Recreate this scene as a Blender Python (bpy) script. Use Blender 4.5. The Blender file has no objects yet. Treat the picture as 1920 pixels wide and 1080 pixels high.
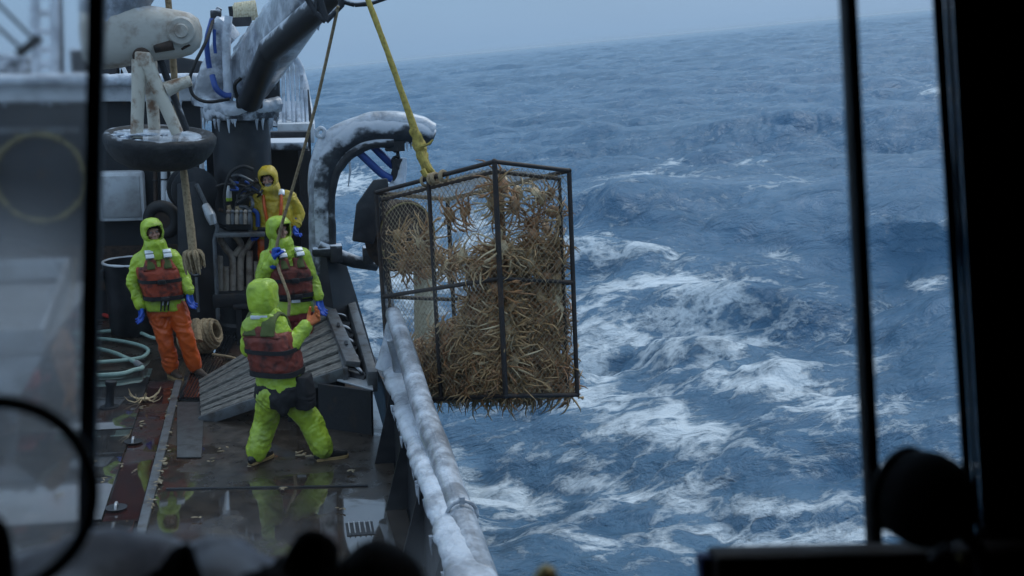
import bpy, bmesh, math, random
import numpy as np
from mathutils import Vector, Matrix, noise as mnoise, Quaternion

random.seed(7)
S = bpy.context.scene
COL = S.collection
V = Vector

# ---------------------------------------------------------------- camera
F, CX, CY, CH = 2300.0, 960.0, 540.0, 3.8      # focal length in photo pixels, eye height above deck
TH = math.atan(447 / F)
PS = math.atan(440 / F * math.cos(TH))
CR = V((math.cos(PS), -math.sin(PS), 0))
CU = V((math.sin(PS) * math.sin(TH), math.cos(PS) * math.sin(TH), math.cos(TH)))
CF = V((math.sin(PS) * math.cos(TH), math.cos(PS) * math.cos(TH), -math.sin(TH)))
EYE = V((0, 0, CH))


def ray(px, py):
    return CF + CR * ((px - CX) / F) + CU * ((CY - py) / F)


def P(px, py, Y):                # point of the boat seen at a photo pixel, Y metres forward
    d = ray(px, py)
    return EYE + d * (Y / d.y)


def Pz(px, py, z=0.0):           # ... or lying at height z above the deck
    d = ray(px, py)
    return EYE + d * ((z - CH) / d.z)


def proj(p):
    d = V(p) - EYE
    k = d.dot(CF)
    return (CX + F * d.dot(CR) / k, CY - F * d.dot(CU) / k)


# the boat heels: sea horizon measured against the deck
n_sea = ray(1740, 18).cross(ray(590, 128)).normalized()
if n_sea.z < 0:
    n_sea = -n_sea
RQ = n_sea.rotation_difference(V((0, 0, 1)))
RM = RQ.to_matrix().to_4x4()
SEA_H = 6.0
MB_BOAT = Matrix.Translation((0, 0, SEA_H - (RM @ EYE).z)) @ RM
MB_INV = MB_BOAT.inverted()

cam_d = bpy.data.cameras.new('camera')
cam = bpy.data.objects.new('camera', cam_d)
COL.objects.link(cam)
S.camera = cam
cam_d.sensor_width = 36
cam_d.lens = 36 * F / 1920
cam_d.clip_start = 0.02
cam_d.clip_end = 40000
m3 = Matrix((CR, CU, -CF)).transposed().to_4x4()
cam.matrix_world = MB_BOAT @ Matrix.Translation(EYE) @ m3
cam_d.dof.use_dof = True
cam_d.dof.focus_distance = 12.3
cam_d.dof.aperture_fstop = 4.6

# ---------------------------------------------------------------- sky, sun, exposure
w = bpy.data.worlds.new('World')
S.world = w
w.use_nodes = True
nt = w.node_tree
nt.nodes.clear()
out = nt.nodes.new('ShaderNodeOutputWorld')
bg = nt.nodes.new('ShaderNodeBackground')
sky = nt.nodes.new('ShaderNodeTexSky')
sky.sky_type = 'NISHITA'
sky.sun_disc = False
sky.sun_elevation = math.radians(48)
sky.sun_rotation = math.radians(60)
sky.air_density = 1.6
sky.dust_density = 1.0
sky.ozone_density = 3.0
tc = nt.nodes.new('ShaderNodeTexCoord')
sep = nt.nodes.new('ShaderNodeSeparateXYZ')
nt.links.new(tc.outputs['Generated'], sep.inputs[0])
ramp = nt.nodes.new('ShaderNodeValToRGB')      # even cloud deck, brighter towards the zenith
ramp.color_ramp.interpolation = 'EASE'
SKY_H = (2.25, 3.85, 6.2, 1)
SKY_Z = (6.4, 8.2, 10.6, 1)
ramp.color_ramp.elements[0].position = 0.0
ramp.color_ramp.elements[0].color = tuple(c / 10 for c in SKY_H[:3]) + (1,)
ramp.color_ramp.elements[1].position = 0.85
ramp.color_ramp.elements[1].color = tuple(c / 10 for c in SKY_Z[:3]) + (1,)
nt.links.new(sep.outputs['Z'], ramp.inputs[0])
cn = nt.nodes.new('ShaderNodeTexNoise')
cn.inputs['Scale'].default_value = 2.2
cn.inputs['Detail'].default_value = 5
cmap = nt.nodes.new('ShaderNodeMapping')
cmap.inputs['Scale'].default_value = (1, 1, 4)
nt.links.new(tc.outputs['Generated'], cmap.inputs[0])
nt.links.new(cmap.outputs[0], cn.inputs['Vector'])
cmr = nt.nodes.new('ShaderNodeMapRange')
cmr.inputs['From Min'].default_value = 0.25
cmr.inputs['From Max'].default_value = 0.75
cmr.inputs['To Min'].default_value = 9.3
cmr.inputs['To Max'].default_value = 10.7
nt.links.new(cn.outputs['Fac'], cmr.inputs['Value'])
sc10 = nt.nodes.new('ShaderNodeVectorMath')
sc10.operation = 'SCALE'
nt.links.new(ramp.outputs[0], sc10.inputs[0])
nt.links.new(cmr.outputs[0], sc10.inputs['Scale'])
mx = nt.nodes.new('ShaderNodeMixRGB')
mx.inputs[0].default_value = 0.88
nt.links.new(sky.outputs[0], mx.inputs[1])
nt.links.new(sc10.outputs[0], mx.inputs[2])
nt.links.new(mx.outputs[0], bg.inputs[0])
bg.inputs[1].default_value = 0.1
nt.links.new(bg.outputs[0], out.inputs[0])

sd = bpy.data.lights.new('sun', 'SUN')
sd.energy = 1.1
sd.angle = math.radians(35)
sd.color = (1.0, 0.96, 0.9)
sun = bpy.data.objects.new('sun', sd)
COL.objects.link(sun)
el, az = math.radians(48), math.radians(60)     # azimuth from +Y towards +X
sdir = V((math.sin(az) * math.cos(el), math.cos(az) * math.cos(el), math.sin(el)))
sun.rotation_euler = (-sdir).to_track_quat('-Z', 'Y').to_euler()

S.view_settings.view_transform = 'Standard'
S.view_settings.look = 'None'
S.view_settings.exposure = 0.2
S.view_settings.gamma = 1.0
S.render.engine = 'CYCLES'
S.cycles.max_bounces = 8
S.cycles.transparent_max_bounces = 24
S.cycles.use_denoising = True
S.cycles.sample_clamp_indirect = 4


# ================================================================ materials
def nodes_of(name):
    m = bpy.data.materials.new(name)
    m.use_nodes = True
    t = m.node_tree
    t.nodes.clear()
    o = t.nodes.new('ShaderNodeOutputMaterial')
    b = t.nodes.new('ShaderNodeBsdfPrincipled')
    t.links.new(b.outputs[0], o.inputs[0])
    return m, t, b, o


def N(t, kind, **kw):
    n = t.nodes.new('ShaderNode' + kind)
    for k, v in kw.items():
        if k in n.inputs:
            n.inputs[k].default_value = v
        else:
            setattr(n, k, v)
    return n


def objco(t, scale=(1, 1, 1)):
    c = N(t, 'TexCoord')
    mp = N(t, 'Mapping')
    mp.inputs['Scale'].default_value = scale
    t.links.new(c.outputs['Object'], mp.inputs[0])
    return mp.outputs[0]


def mrange(t, src, a, b, c=0.0, d=1.0, smooth=True):
    n = N(t, 'MapRange')
    if smooth:
        n.interpolation_type = 'SMOOTHSTEP'
    n.inputs['From Min'].default_value = a
    n.inputs['From Max'].default_value = b
    n.inputs['To Min'].default_value = c
    n.inputs['To Max'].default_value = d
    t.links.new(src, n.inputs['Value'])
    return n.outputs[0]


def mixc(t, fac, c1, c2):
    n = N(t, 'MixRGB')
    for i, s in ((0, fac), (1, c1), (2, c2)):
        if hasattr(s, 'links'):
            t.links.new(s, n.inputs[i])
        else:
            n.inputs[i].default_value = s if i == 0 else (tuple(s) + (1,))[:4]
    return n.outputs[0]


def mathn(t, op, a, b=None):
    n = N(t, 'Math', operation=op)
    for i, s in enumerate((a, b)):
        if s is None:
            continue
        if hasattr(s, 'links'):
            t.links.new(s, n.inputs[i])
        else:
            n.inputs[i].default_value = s
    return n.outputs[0]


def M(name, col, rough=0.6, metal=0.0, col2=None, mscale=6.0, mlo=0.42, mhi=0.68, bump=0.2, bscale=25.0,
      bdist=0.01, frost=0.0, stretch=(1, 1, 1), coat=0.0, frost_side=0.12, r2=None):
    """Procedural paint, cloth or metal: two mottled tones, fine bump, optional rime lying on upward faces."""
    m, t, b, o = nodes_of(name)
    co = objco(t, stretch)
    n1 = N(t, 'TexNoise', Scale=mscale, Detail=7.0, Roughness=0.62)
    t.links.new(co, n1.inputs['Vector'])
    f = mrange(t, n1.outputs['Fac'], mlo, mhi)
    c2 = col2 if col2 is not None else tuple(c * 0.72 for c in col)
    base = mixc(t, f, col, c2)
    n2 = N(t, 'TexNoise', Scale=bscale, Detail=5.0)
    t.links.new(co, n2.inputs['Vector'])
    bp = N(t, 'Bump', Strength=bump, Distance=bdist)
    t.links.new(n2.outputs['Fac'], bp.inputs['Height'])
    t.links.new(bp.outputs[0], b.inputs['Normal'])
    rg = mrange(t, n1.outputs['Fac'], 0.35, 0.7, rough, r2 if r2 is not None else min(1, rough * 1.25))
    b.inputs['Metallic'].default_value = metal
    b.inputs['Coat Weight'].default_value = coat
    if frost > 0:
        g = N(t, 'NewGeometry')
        sp = N(t, 'SeparateXYZ')
        t.links.new(g.outputs['Normal'], sp.inputs[0])
        n3 = N(t, 'TexNoise', Scale=4.5, Detail=9.0, Roughness=0.6)
        t.links.new(objco(t), n3.inputs['Vector'])
        up = mathn(t, 'ADD', mathn(t, 'MULTIPLY', sp.outputs['Z'], 0.42), n3.outputs['Fac'])
        ff = mrange(t, up, 0.93 - 0.42 * frost, 1.16 - 0.42 * frost)
        base = mixc(t, ff, base, (0.56, 0.60, 0.66))
        rr = N(t, 'MixRGB')
        t.links.new(ff, rr.inputs[0])
        t.links.new(rg, rr.inputs[1])
        rr.inputs[2].default_value = (0.6, 0.6, 0.6, 1)
        t.links.new(rr.outputs[0], b.inputs['Roughness'])
    else:
        t.links.new(rg, b.inputs['Roughness'])
    t.links.new(base, b.inputs['Base Color'])
    return m


def ice_mat(name, dark=0.55, lo=0.5, hi=0.68):
    m, t, b, o = nodes_of(name)
    co = objco(t)
    n1 = N(t, 'TexNoise', Scale=3.5, Detail=9.0, Roughness=0.65)
    t.links.new(co, n1.inputs['Vector'])
    f = mrange(t, n1.outputs['Fac'], lo, hi)
    base = mixc(t, f, (0.60, 0.65, 0.72), (dark * 0.72, dark * 0.78, dark * 0.88))
    t.links.new(base, b.inputs['Base Color'])
    n2 = N(t, 'TexNoise', Scale=14.0, Detail=8.0, Roughness=0.6)
    t.links.new(co, n2.inputs['Vector'])
    bp = N(t, 'Bump', Strength=0.55, Distance=0.05)
    t.links.new(n2.outputs['Fac'], bp.inputs['Height'])
    t.links.new(bp.outputs[0], b.inputs['Normal'])
    t.links.new(mrange(t, n1.outputs['Fac'], 0.35, 0.65, 0.65, 0.3), b.inputs['Roughness'])
    b.inputs['Coat Weight'].default_value = 0.7
    b.inputs['Coat Roughness'].default_value = 0.12
    b.inputs['Subsurface Weight'].default_value = 0.15
    b.inputs['Subsurface Radius'].default_value = (0.02, 0.03, 0.04)
    return m


BLACK = M('black_paint', (0.012, 0.014, 0.018), 0.42, col2=(0.03, 0.03, 0.034), bump=0.15)
BLACK_RUST = M('black_rusty_steel', (0.013, 0.015, 0.019), 0.5, col2=(0.05, 0.032, 0.022), mlo=0.52, mhi=0.75, bump=0.3)
BLACK_ICE = M('black_iced_steel', (0.014, 0.016, 0.02), 0.5, col2=(0.035, 0.035, 0.04), frost=0.78, bump=0.3)
BLACK_ICE2 = M('black_heavily_iced_steel', (0.016, 0.02, 0.026), 0.5, col2=(0.04, 0.045, 0.055), frost=1.25, bump=0.4)
GREY_STEEL = M('grey_steel', (0.13, 0.14, 0.15), 0.45, col2=(0.07, 0.06, 0.055), metal=0.3, bump=0.3)
PALE_STEEL = M('pale_steel', (0.42, 0.44, 0.46), 0.35, col2=(0.26, 0.26, 0.26), metal=0.4, mscale=3, bump=0.2)
M_PIPE = M('grey_brown_pipe', (0.32, 0.27, 0.22), 0.5, col2=(0.15, 0.11, 0.085), bump=0.3)
ICE = ice_mat('clear_ice', 0.40, 0.42, 0.66)
ICE_GREY = ice_mat('grey_ice', 0.26, 0.30, 0.60)
RUBBER = M('black_rubber', (0.012, 0.012, 0.013), 0.6, col2=(0.025, 0.024, 0.023), bump=0.3, bscale=60)
RUBBER_ICE = M('iced_rubber', (0.014, 0.015, 0.017), 0.6, col2=(0.035, 0.035, 0.035), frost=0.15, bump=0.5, bscale=18, bdist=0.03)
IVORY = M('rust_stained_ivory_paint', (0.46, 0.44, 0.39), 0.5, col2=(0.20, 0.15, 0.11), mscale=4.0, mlo=0.46, mhi=0.74, bump=0.4, frost=0.3)
IVORY_RUST = M('rusted_ivory_paint', (0.58, 0.54, 0.45), 0.5, col2=(0.20, 0.11, 0.06), mscale=5.5, mlo=0.47, mhi=0.68, bump=0.3)
RUST = M('rust_brown_steel', (0.05, 0.030, 0.02), 0.7, col2=(0.022, 0.018, 0.016), mscale=12, bump=0.5)
WHITE = M('white_paint', (0.62, 0.65, 0.68), 0.4, col2=(0.42, 0.43, 0.45), mscale=4, bump=0.1)
BLUE_HOSE = M('blue_hose', (0.02, 0.07, 0.30), 0.45, bump=0.1)
GREEN_HOSE = M('pale_green_hose', (0.36, 0.52, 0.46), 0.4, col2=(0.28, 0.42, 0.38), bump=0.1)
RED_HOSE = M('red_hose', (0.48, 0.04, 0.03), 0.4, bump=0.1)
DULL_ROPE = M('dull_yellow_rope', (0.20, 0.165, 0.07), 0.8, col2=(0.09, 0.075, 0.04), mscale=9, bump=0.5)
YELLOW_STRAP = M('yellow_strap', (0.44, 0.34, 0.07), 0.7, col2=(0.24, 0.18, 0.045), mscale=30, bump=0.5, bscale=90)
TAN_ROPE = M('tan_rope', (0.36, 0.27, 0.16), 0.85, col2=(0.2, 0.14, 0.08), mscale=30, bump=0.6, bscale=120)
CREAM_ROPE = M('cream_rope', (0.62, 0.56, 0.40), 0.85, col2=(0.42, 0.36, 0.24), mscale=30, bump=0.6, bscale=120)
NET = M('pot_twine', (0.36, 0.29, 0.19), 0.8, col2=(0.18, 0.14, 0.09), mscale=14, bump=0.2)
SCRAP = M('dull_bait_scrap', (0.30, 0.24, 0.15), 0.5, col2=(0.14, 0.10, 0.06), mscale=14, bump=0.4)
CRAB1 = M('brown_crab_shell', (0.34, 0.175, 0.07), 0.45, col2=(0.15, 0.07, 0.03), mscale=14, bump=0.5, bscale=70, bdist=0.006)
CRAB4 = M('orange_crab_shell', (0.40, 0.19, 0.075), 0.42, col2=(0.20, 0.09, 0.035), mscale=14, bump=0.5, bscale=70, bdist=0.006)
CRAB2 = M('tan_crab_shell', (0.46, 0.29, 0.13), 0.45, col2=(0.24, 0.13, 0.055), mscale=14, bump=0.5, bscale=70, bdist=0.006)
CRAB3 = M('pale_crab_belly', (0.60, 0.46, 0.27), 0.45, col2=(0.40, 0.26, 0.13), mscale=14, bump=0.4, bscale=70, bdist=0.006)
LIME = M('lime_oilskin', (0.43, 0.60, 0.045), 0.28, col2=(0.25, 0.36, 0.04), mscale=4.5, mlo=0.40, mhi=0.74, bump=0.7, bscale=11, bdist=0.035)
LIME_DIRTY = M('lime_trousers', (0.40, 0.54, 0.045), 0.30, col2=(0.20, 0.27, 0.04), mscale=4.5, mlo=0.40, mhi=0.72, bump=0.7, bscale=10, bdist=0.035)
YELLOW = M('golden_oilskin', (0.58, 0.41, 0.025), 0.4, col2=(0.28, 0.22, 0.03), mscale=4, mlo=0.42, mhi=0.75, bump=0.35, bscale=16, bdist=0.02)
ORANGE = M('orange_oilskin', (0.62, 0.10, 0.012), 0.28, col2=(0.42, 0.065, 0.012), mscale=4, mlo=0.42, mhi=0.8, bump=0.5, bscale=14, bdist=0.02)
MAROON = M('maroon_oilskin', (0.20, 0.022, 0.02), 0.45, col2=(0.12, 0.015, 0.014), mscale=5, bump=0.35, bscale=16, bdist=0.02)
VEST = M('red_orange_vest', (0.36, 0.052, 0.02), 0.55, col2=(0.07, 0.018, 0.014), mscale=9, bump=0.35, bscale=30, bdist=0.01)
VEST_DARK = M('brick_red_vest', (0.19, 0.034, 0.02), 0.55, col2=(0.035, 0.014, 0.012), mscale=9, bump=0.35, bscale=30, bdist=0.01)
OLIVE = M('olive_webbing', (0.09, 0.115, 0.03), 0.75, bump=0.3, bscale=60)
STRAP = M('black_webbing', (0.014, 0.014, 0.016), 0.7, bump=0.3, bscale=80)
SILVER = M('reflective_tape', (0.72, 0.76, 0.80), 0.3, metal=0.2, bump=0.1)
GLOVE = M('blue_rubber_glove', (0.012, 0.085, 0.50), 0.45, bump=0.25, bscale=50)
GLOVE_OR = M('orange_rubber_glove', (0.60, 0.16, 0.04), 0.5, bump=0.25, bscale=50)
TREAD = M('dull_tread_plate', (0.055, 0.055, 0.056), 0.4, col2=(0.026, 0.022, 0.02), bump=0.4)
SKIN = M('weathered_skin', (0.52, 0.29, 0.21), 0.5, col2=(0.42, 0.21, 0.15), mscale=18, bump=0.15, bscale=60, bdist=0.003)
HAIR = M('grey_beard_hair', (0.34, 0.32, 0.30), 0.8, col2=(0.2, 0.19, 0.18), mscale=40, bump=0.8, bscale=120)
DARK_HAIR = M('dark_hair', (0.03, 0.022, 0.018), 0.8, bump=0.8, bscale=120)
EYEM = M('eye_white_and_iris', (0.30, 0.28, 0.26), 0.2, bump=0.0)
BOOT = M('brown_rubber_boot', (0.06, 0.036, 0.022), 0.45, bump=0.2)
SOLE = M('tan_rubber_sole', (0.42, 0.28, 0.12), 0.6, bump=0.3)
BOOT_BLACK = M('black_rubber_boot', (0.018, 0.017, 0.016), 0.4, bump=0.2)
WOOD_GREY = M('weathered_grey_timber', (0.20, 0.19, 0.17), 0.6, col2=(0.075, 0.07, 0.062), mscale=5, mlo=0.36, mhi=0.64, stretch=(1.2, 7, 7), bump=0.6, bscale=18)
DARK_ROOM = M('dark_brown_room_lining', (0.035, 0.026, 0.02), 0.7, col2=(0.02, 0.016, 0.013), bump=0.1)
DARK_TRIM = M('grey_green_window_trim', (0.10, 0.115, 0.11), 0.5, bump=0.1)
FRAME_BLK = M('black_window_bar', (0.010, 0.012, 0.016), 0.5, bump=0.1)
LEDGE = M('dark_wooden_ledge', (0.045, 0.022, 0.012), 0.55, col2=(0.02, 0.011, 0.008), stretch=(2, 18, 18), bump=0.2)
CLOTH_BLUE = M('pale_blue_cloth', (0.60, 0.65, 0.74), 0.8, col2=(0.2, 0.22, 0.3), mscale=8, bump=0.4)
CLOTH_DARK = M('dark_cloth', (0.012, 0.012, 0.014), 0.95, bump=0.4)
BRASS = M('brass', (0.45, 0.34, 0.14), 0.35, metal=0.8, bump=0.1)
BROWN_BAIT = M('brown_mottled_skin', (0.26, 0.12, 0.05), 0.6, col2=(0.10, 0.05, 0.03), mscale=14, bump=0.6)


def wet_deck_mat(name, c1, c2, plank=None, puddle=(0.47, 0.56), dull=0.42):
    """Wet steel or planks: water lies in some places (mirror smooth), elsewhere the film is thin and rough."""
    m, t, b, o = nodes_of(name)
    co = objco(t)
    n1 = N(t, 'TexNoise', Scale=0.9, Detail=5.0, Roughness=0.55, Distortion=0.6)
    t.links.new(co, n1.inputs['Vector'])
    n2 = N(t, 'TexNoise', Scale=6.0, Detail=9.0, Roughness=0.7)
    t.links.new(objco(t, (1, 1, 1)), n2.inputs['Vector'])
    col = mixc(t, mrange(t, n2.outputs['Fac'], 0.38, 0.66), c1, c2)
    n4 = N(t, 'TexNoise', Scale=1.7, Detail=6.0)
    t.links.new(objco(t, (1.0, 0.5, 1)), n4.inputs['Vector'])
    col = mixc(t, mrange(t, n4.outputs['Fac'], 0.55, 0.7, 0, 0.7), col, (0.055, 0.026, 0.018))
    t.links.new(col, b.inputs['Base Color'])
    cs = N(t, 'SeparateXYZ')
    t.links.new(co, cs.inputs[0])
    pool = mrange(t, cs.outputs['Y'], 9.9, 10.6, 0.16, 0.0)        # water gathers against the wheelhouse
    wet = mrange(t, mathn(t, 'ADD', n1.outputs['Fac'], pool), puddle[0], puddle[1])
    r = N(t, 'MixRGB')
    t.links.new(wet, r.inputs[0])
    t.links.new(mrange(t, n2.outputs['Fac'], 0.3, 0.7, dull * 0.6, dull), r.inputs[1])
    r.inputs[2].default_value = (0.045, 0.045, 0.045, 1)
    t.links.new(r.outputs[0], b.inputs['Roughness'])
    b.inputs['IOR'].default_value = 1.6
    t.links.new(mathn(t, 'MULTIPLY', wet, 0.6), b.inputs['Coat Weight'])
    b.inputs['Coat Roughness'].default_value = 0.03
    hgt = n2.outputs['Fac']
    bp = N(t, 'Bump', Distance=0.012)
    t.links.new(hgt, bp.inputs['Height'])
    t.links.new(mathn(t, 'MULTIPLY', mathn(t, 'SUBTRACT', 1.0, wet), 0.45), bp.inputs['Strength'])
    t.links.new(bp.outputs[0], b.inputs['Normal'])
    return m


DECK = wet_deck_mat('wet_deck_steel', (0.028, 0.022, 0.017), (0.060, 0.047, 0.036), puddle=(0.49, 0.58))
HATCH = wet_deck_mat('wet_hatch_plate', (0.035, 0.036, 0.038), (0.07, 0.066, 0.062), puddle=(0.45, 0.60), dull=0.32)
REDSTRIP = wet_deck_mat('wet_red_deck_paint', (0.050, 0.016, 0.013), (0.022, 0.014, 0.013))
MAT_RUB = wet_deck_mat('wet_ribbed_rubber', (0.012, 0.013, 0.015), (0.02, 0.02, 0.022), dull=0.35)


# ================================================================ mesh helpers
ORIG = {}


def catmull(pts, n=8):
    pts = [V(p) for p in pts]
    if len(pts) < 3:
        a, b = pts[0], pts[-1]
        return [a.lerp(b, i / n) for i in range(n + 1)]
    q = [pts[0] * 2 - pts[1]] + pts + [pts[-1] * 2 - pts[-2]]
    res = []
    for i in range(1, len(q) - 2):
        for k in range(n):
            u = k / n
            a, b, c, d = q[i - 1], q[i], q[i + 1], q[i + 2]
            res.append(0.5 * ((2 * b) + (c - a) * u + (2 * a - 5 * b + 4 * c - d) * u * u + (3 * b - a - 3 * c + d) * u ** 3))
    res.append(pts[-1])
    return res


def interp(vals, n):
    r = []
    for i in range(n):
        u = i / (n - 1) * (len(vals) - 1)
        k = min(int(u), len(vals) - 2)
        r.append(vals[k] + (vals[k + 1] - vals[k]) * (u - k))
    return r


class MB:
    def __init__(self):
        self.v = []
        self.f = []

    def add(self, vs, fs):
        o = len(self.v)
        self.v += [V(p) for p in vs]
        self.f += [tuple(i + o for i in f) for f in fs]

    def box(self, c, s, rot=None, taper=None):
        c = V(c)
        vs = []
        for z in (-1, 1):
            for y in (-1, 1):
                for x in (-1, 1):
                    p = V((x * s[0] / 2, y * s[1] / 2, z * s[2] / 2))
                    if taper and z > 0:
                        p.x *= taper
                        p.y *= taper
                    if rot is not None:
                        p = rot @ p
                    vs.append(c + p)
        self.add(vs, [(0, 2, 3, 1), (4, 5, 7, 6), (0, 1, 5, 4), (2, 6, 7, 3), (0, 4, 6, 2), (1, 3, 7, 5)])

    def hexa(self, a, b):            # two quads (4 pts each) joined
        self.add(list(a) + list(b), [(3, 2, 1, 0), (4, 5, 6, 7), (0, 1, 5, 4), (1, 2, 6, 5), (2, 3, 7, 6), (3, 0, 4, 7)])

    def slab(self, quad, t):         # quad of 4 pts thickened along -normal
        q = [V(p) for p in quad]
        n = (q[1] - q[0]).cross(q[3] - q[0]).normalized()
        self.hexa([p - n * t for p in q], q)

    def bar(self, a, b, wd, ht=None, up=(0, 0, 1)):
        a, b = V(a), V(b)
        ht = ht or wd
        d = (b - a).normalized()
        u = V(up)
        s = d.cross(u)
        if s.length < 1e-4:
            s = d.cross(V((0, 1, 0)))
        s.normalize()
        u = s.cross(d).normalized()
        r = lambda p: [p + s * wd / 2 + u * ht / 2, p - s * wd / 2 + u * ht / 2, p - s * wd / 2 - u * ht / 2, p + s * wd / 2 - u * ht / 2]
        self.hexa(r(a), r(b))

    def tube(self, pts, r, seg=10, smooth=0, lump=0.0, lfreq=6.0, caps=True, flat=None, closed=False, seed=0):
        pts = catmull(pts, smooth) if smooth else [V(p) for p in pts]
        n = len(pts)
        rs = interp(r, n) if isinstance(r, (list, tuple)) else [r] * n
        d0 = (pts[1] - pts[0]).normalized()
        u = d0.cross(V((0, 0, 1)))
        if u.length < 0.05:
            u = d0.cross(V((1, 0, 0)))
        u.normalize()
        vs, fs = [], []
        for i, p in enumerate(pts):
            d = (pts[min(i + 1, n - 1)] - pts[max(i - 1, 0)])
            if d.length < 1e-9:
                d = d0.copy()
            d.normalize()
            u = (u - d * u.dot(d))
            if u.length < 1e-6:
                u = d.orthogonal()
            u.normalize()
            w_ = d.cross(u)
            for k in range(seg):
                a = 2 * math.pi * k / seg
                e = u * math.cos(a) + w_ * math.sin(a) * (flat or 1.0)
                rr = rs[i]
                if lump:
                    q = p + e * rr
                    rr *= 1 + lump * (mnoise.noise(q * lfreq + V((seed, 0, 0))) + 0.5 * mnoise.noise(q * lfreq * 2.7))
                vs.append(p + e * rr)
        for i in range(n - 1):
            for k in range(seg):
                k2 = (k + 1) % seg
                fs.append((i * seg + k, i * seg + k2, (i + 1) * seg + k2, (i + 1) * seg + k))
        if closed:
            for k in range(seg):
                k2 = (k + 1) % seg
                fs.append(((n - 1) * seg + k, (n - 1) * seg + k2, k2, k))
        elif caps:
            fs.append(tuple(reversed(range(seg))))
            fs.append(tuple((n - 1) * seg + k for k in range(seg)))
        self.add(vs, fs)

    def torus(self, c, ax, R, r, seg=36, rs=10, squash=1.0, lump=0, sq_r=1.0):
        ax = V(ax).normalized()
        u = ax.orthogonal().normalized()
        w_ = ax.cross(u)
        vs, fs = [], []
        for i in range(seg):
            a = 2 * math.pi * i / seg
            e = u * math.cos(a) + w_ * math.sin(a)
            for k in range(rs):
                b = 2 * math.pi * k / rs
                q = V(c) + e * (R + r * sq_r * math.cos(b)) + ax * (r * squash * math.sin(b))
                if lump:
                    q += (e * math.cos(b) + ax * math.sin(b)) * lump * mnoise.noise(q * 7)
                vs.append(q)
        for i in range(seg):
            for k in range(rs):
                i2, k2 = (i + 1) % seg, (k + 1) % rs
                fs.append((i * rs + k, i2 * rs + k, i2 * rs + k2, i * rs + k2))
        self.add(vs, fs)

    def lathe(self, c, ax, prof, seg=28):   # prof: list of (r, h)
        ax = V(ax).normalized()
        u = ax.orthogonal().normalized()
        w_ = ax.cross(u)
        vs, fs = [], []
        for r, h in prof:
            for i in range(seg):
                a = 2 * math.pi * i / seg
                vs.append(V(c) + ax * h + (u * math.cos(a) + w_ * math.sin(a)) * max(r, 1e-4))
        for j in range(len(prof) - 1):
            for i in range(seg):
                i2 = (i + 1) % seg
                fs.append((j * seg + i, j * seg + i2, (j + 1) * seg + i2, (j + 1) * seg + i))
        fs.append(tuple(reversed(range(seg))))
        fs.append(tuple((len(prof) - 1) * seg + i for i in range(seg)))
        self.add(vs, fs)

    def ell(self, c, rad, axes=None, nu=16, nv=10, lump=0.0, lf=5.0):
        c = V(c)
        ax = axes or (V((1, 0, 0)), V((0, 1, 0)), V((0, 0, 1)))
        vs, fs = [], []
        for j in range(nv + 1):
            ph = math.pi * j / nv
            for i in range(nu):
                a = 2 * math.pi * i / nu
                d = V((math.sin(ph) * math.cos(a), math.sin(ph) * math.sin(a), math.cos(ph)))
                k = 1.0
                if lump:
                    k += lump * mnoise.noise((d + c) * lf)
                vs.append(c + (ax[0] * d.x * rad[0] + ax[1] * d.y * rad[1] + ax[2] * d.z * rad[2]) * k)
        for j in range(nv):
            for i in range(nu):
                i2 = (i + 1) % nu
                fs.append((j * nu + i, (j + 1) * nu + i, (j + 1) * nu + i2, j * nu + i2))
        self.add(vs, fs)

    def loft(self, rings, seg=24, ex=2.0):   # rings: (centre, U, rU, W, rW)
        vs, fs = [], []
        for c, U, ru, W, rw in rings:
            for i in range(seg):
                a = 2 * math.pi * i / seg
                ca, sa = math.cos(a), math.sin(a)
                x = math.copysign(abs(ca) ** (2 / ex), ca)
                y = math.copysign(abs(sa) ** (2 / ex), sa)
                vs.append(V(c) + V(U) * (x * ru) + V(W) * (y * rw))
        n = len(rings)
        for j in range(n - 1):
            for i in range(seg):
                i2 = (i + 1) % seg
                fs.append((j * seg + i, j * seg + i2, (j + 1) * seg + i2, (j + 1) * seg + i))
        fs.append(tuple(reversed(range(seg))))
        fs.append(tuple((n - 1) * seg + i for i in range(seg)))
        self.add(vs, fs)

    def capsule(self, pts, rs, seg=12):      # overlapping closed tapered limb for remeshing
        for i in range(len(pts) - 1):
            self.tube([pts[i], pts[i + 1]], [rs[i], rs[i + 1]], seg)
        for p, r in zip(pts, rs):
            self.ell(p, (r, r, r), nu=seg, nv=8)

    def mesh(self, name, off=V((0, 0, 0)), fixn=False):
        me = bpy.data.meshes.new(name)
        me.from_pydata([p - off for p in self.v], [], self.f)
        bm = bmesh.new()
        bm.from_mesh(me)
        bmesh.ops.remove_doubles(bm, verts=bm.verts, dist=1e-6)
        bmesh.ops.recalc_face_normals(bm, faces=bm.faces)
        bm.to_mesh(me)
        bm.free()
        return me

    def build(self, name, mat, parent=None, loc=None, bevel=0.0, label=None, cat=None, group=None, kind=None, sharp=0.7):
        off = ORIG[parent] if parent else V(loc if loc is not None else self.base())
        me = self.mesh(name, off)
        if bevel:
            bm = bmesh.new()
            bm.from_mesh(me)
            es = [e for e in bm.edges if len(e.link_faces) == 2 and e.calc_face_angle(0) > 0.7]
            bmesh.ops.bevel(bm, geom=es, offset=bevel, segments=2, profile=0.5, affect='EDGES', clamp_overlap=True)
            bm.to_mesh(me)
            bm.free()
        return put(me, name, mat, parent, off, label, cat, group, kind, sharp)

    def base(self):
        xs = [p.x for p in self.v]
        ys = [p.y for p in self.v]
        zs = [p.z for p in self.v]
        return V(((min(xs) + max(xs)) / 2, (min(ys) + max(ys)) / 2, min(zs)))


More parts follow.
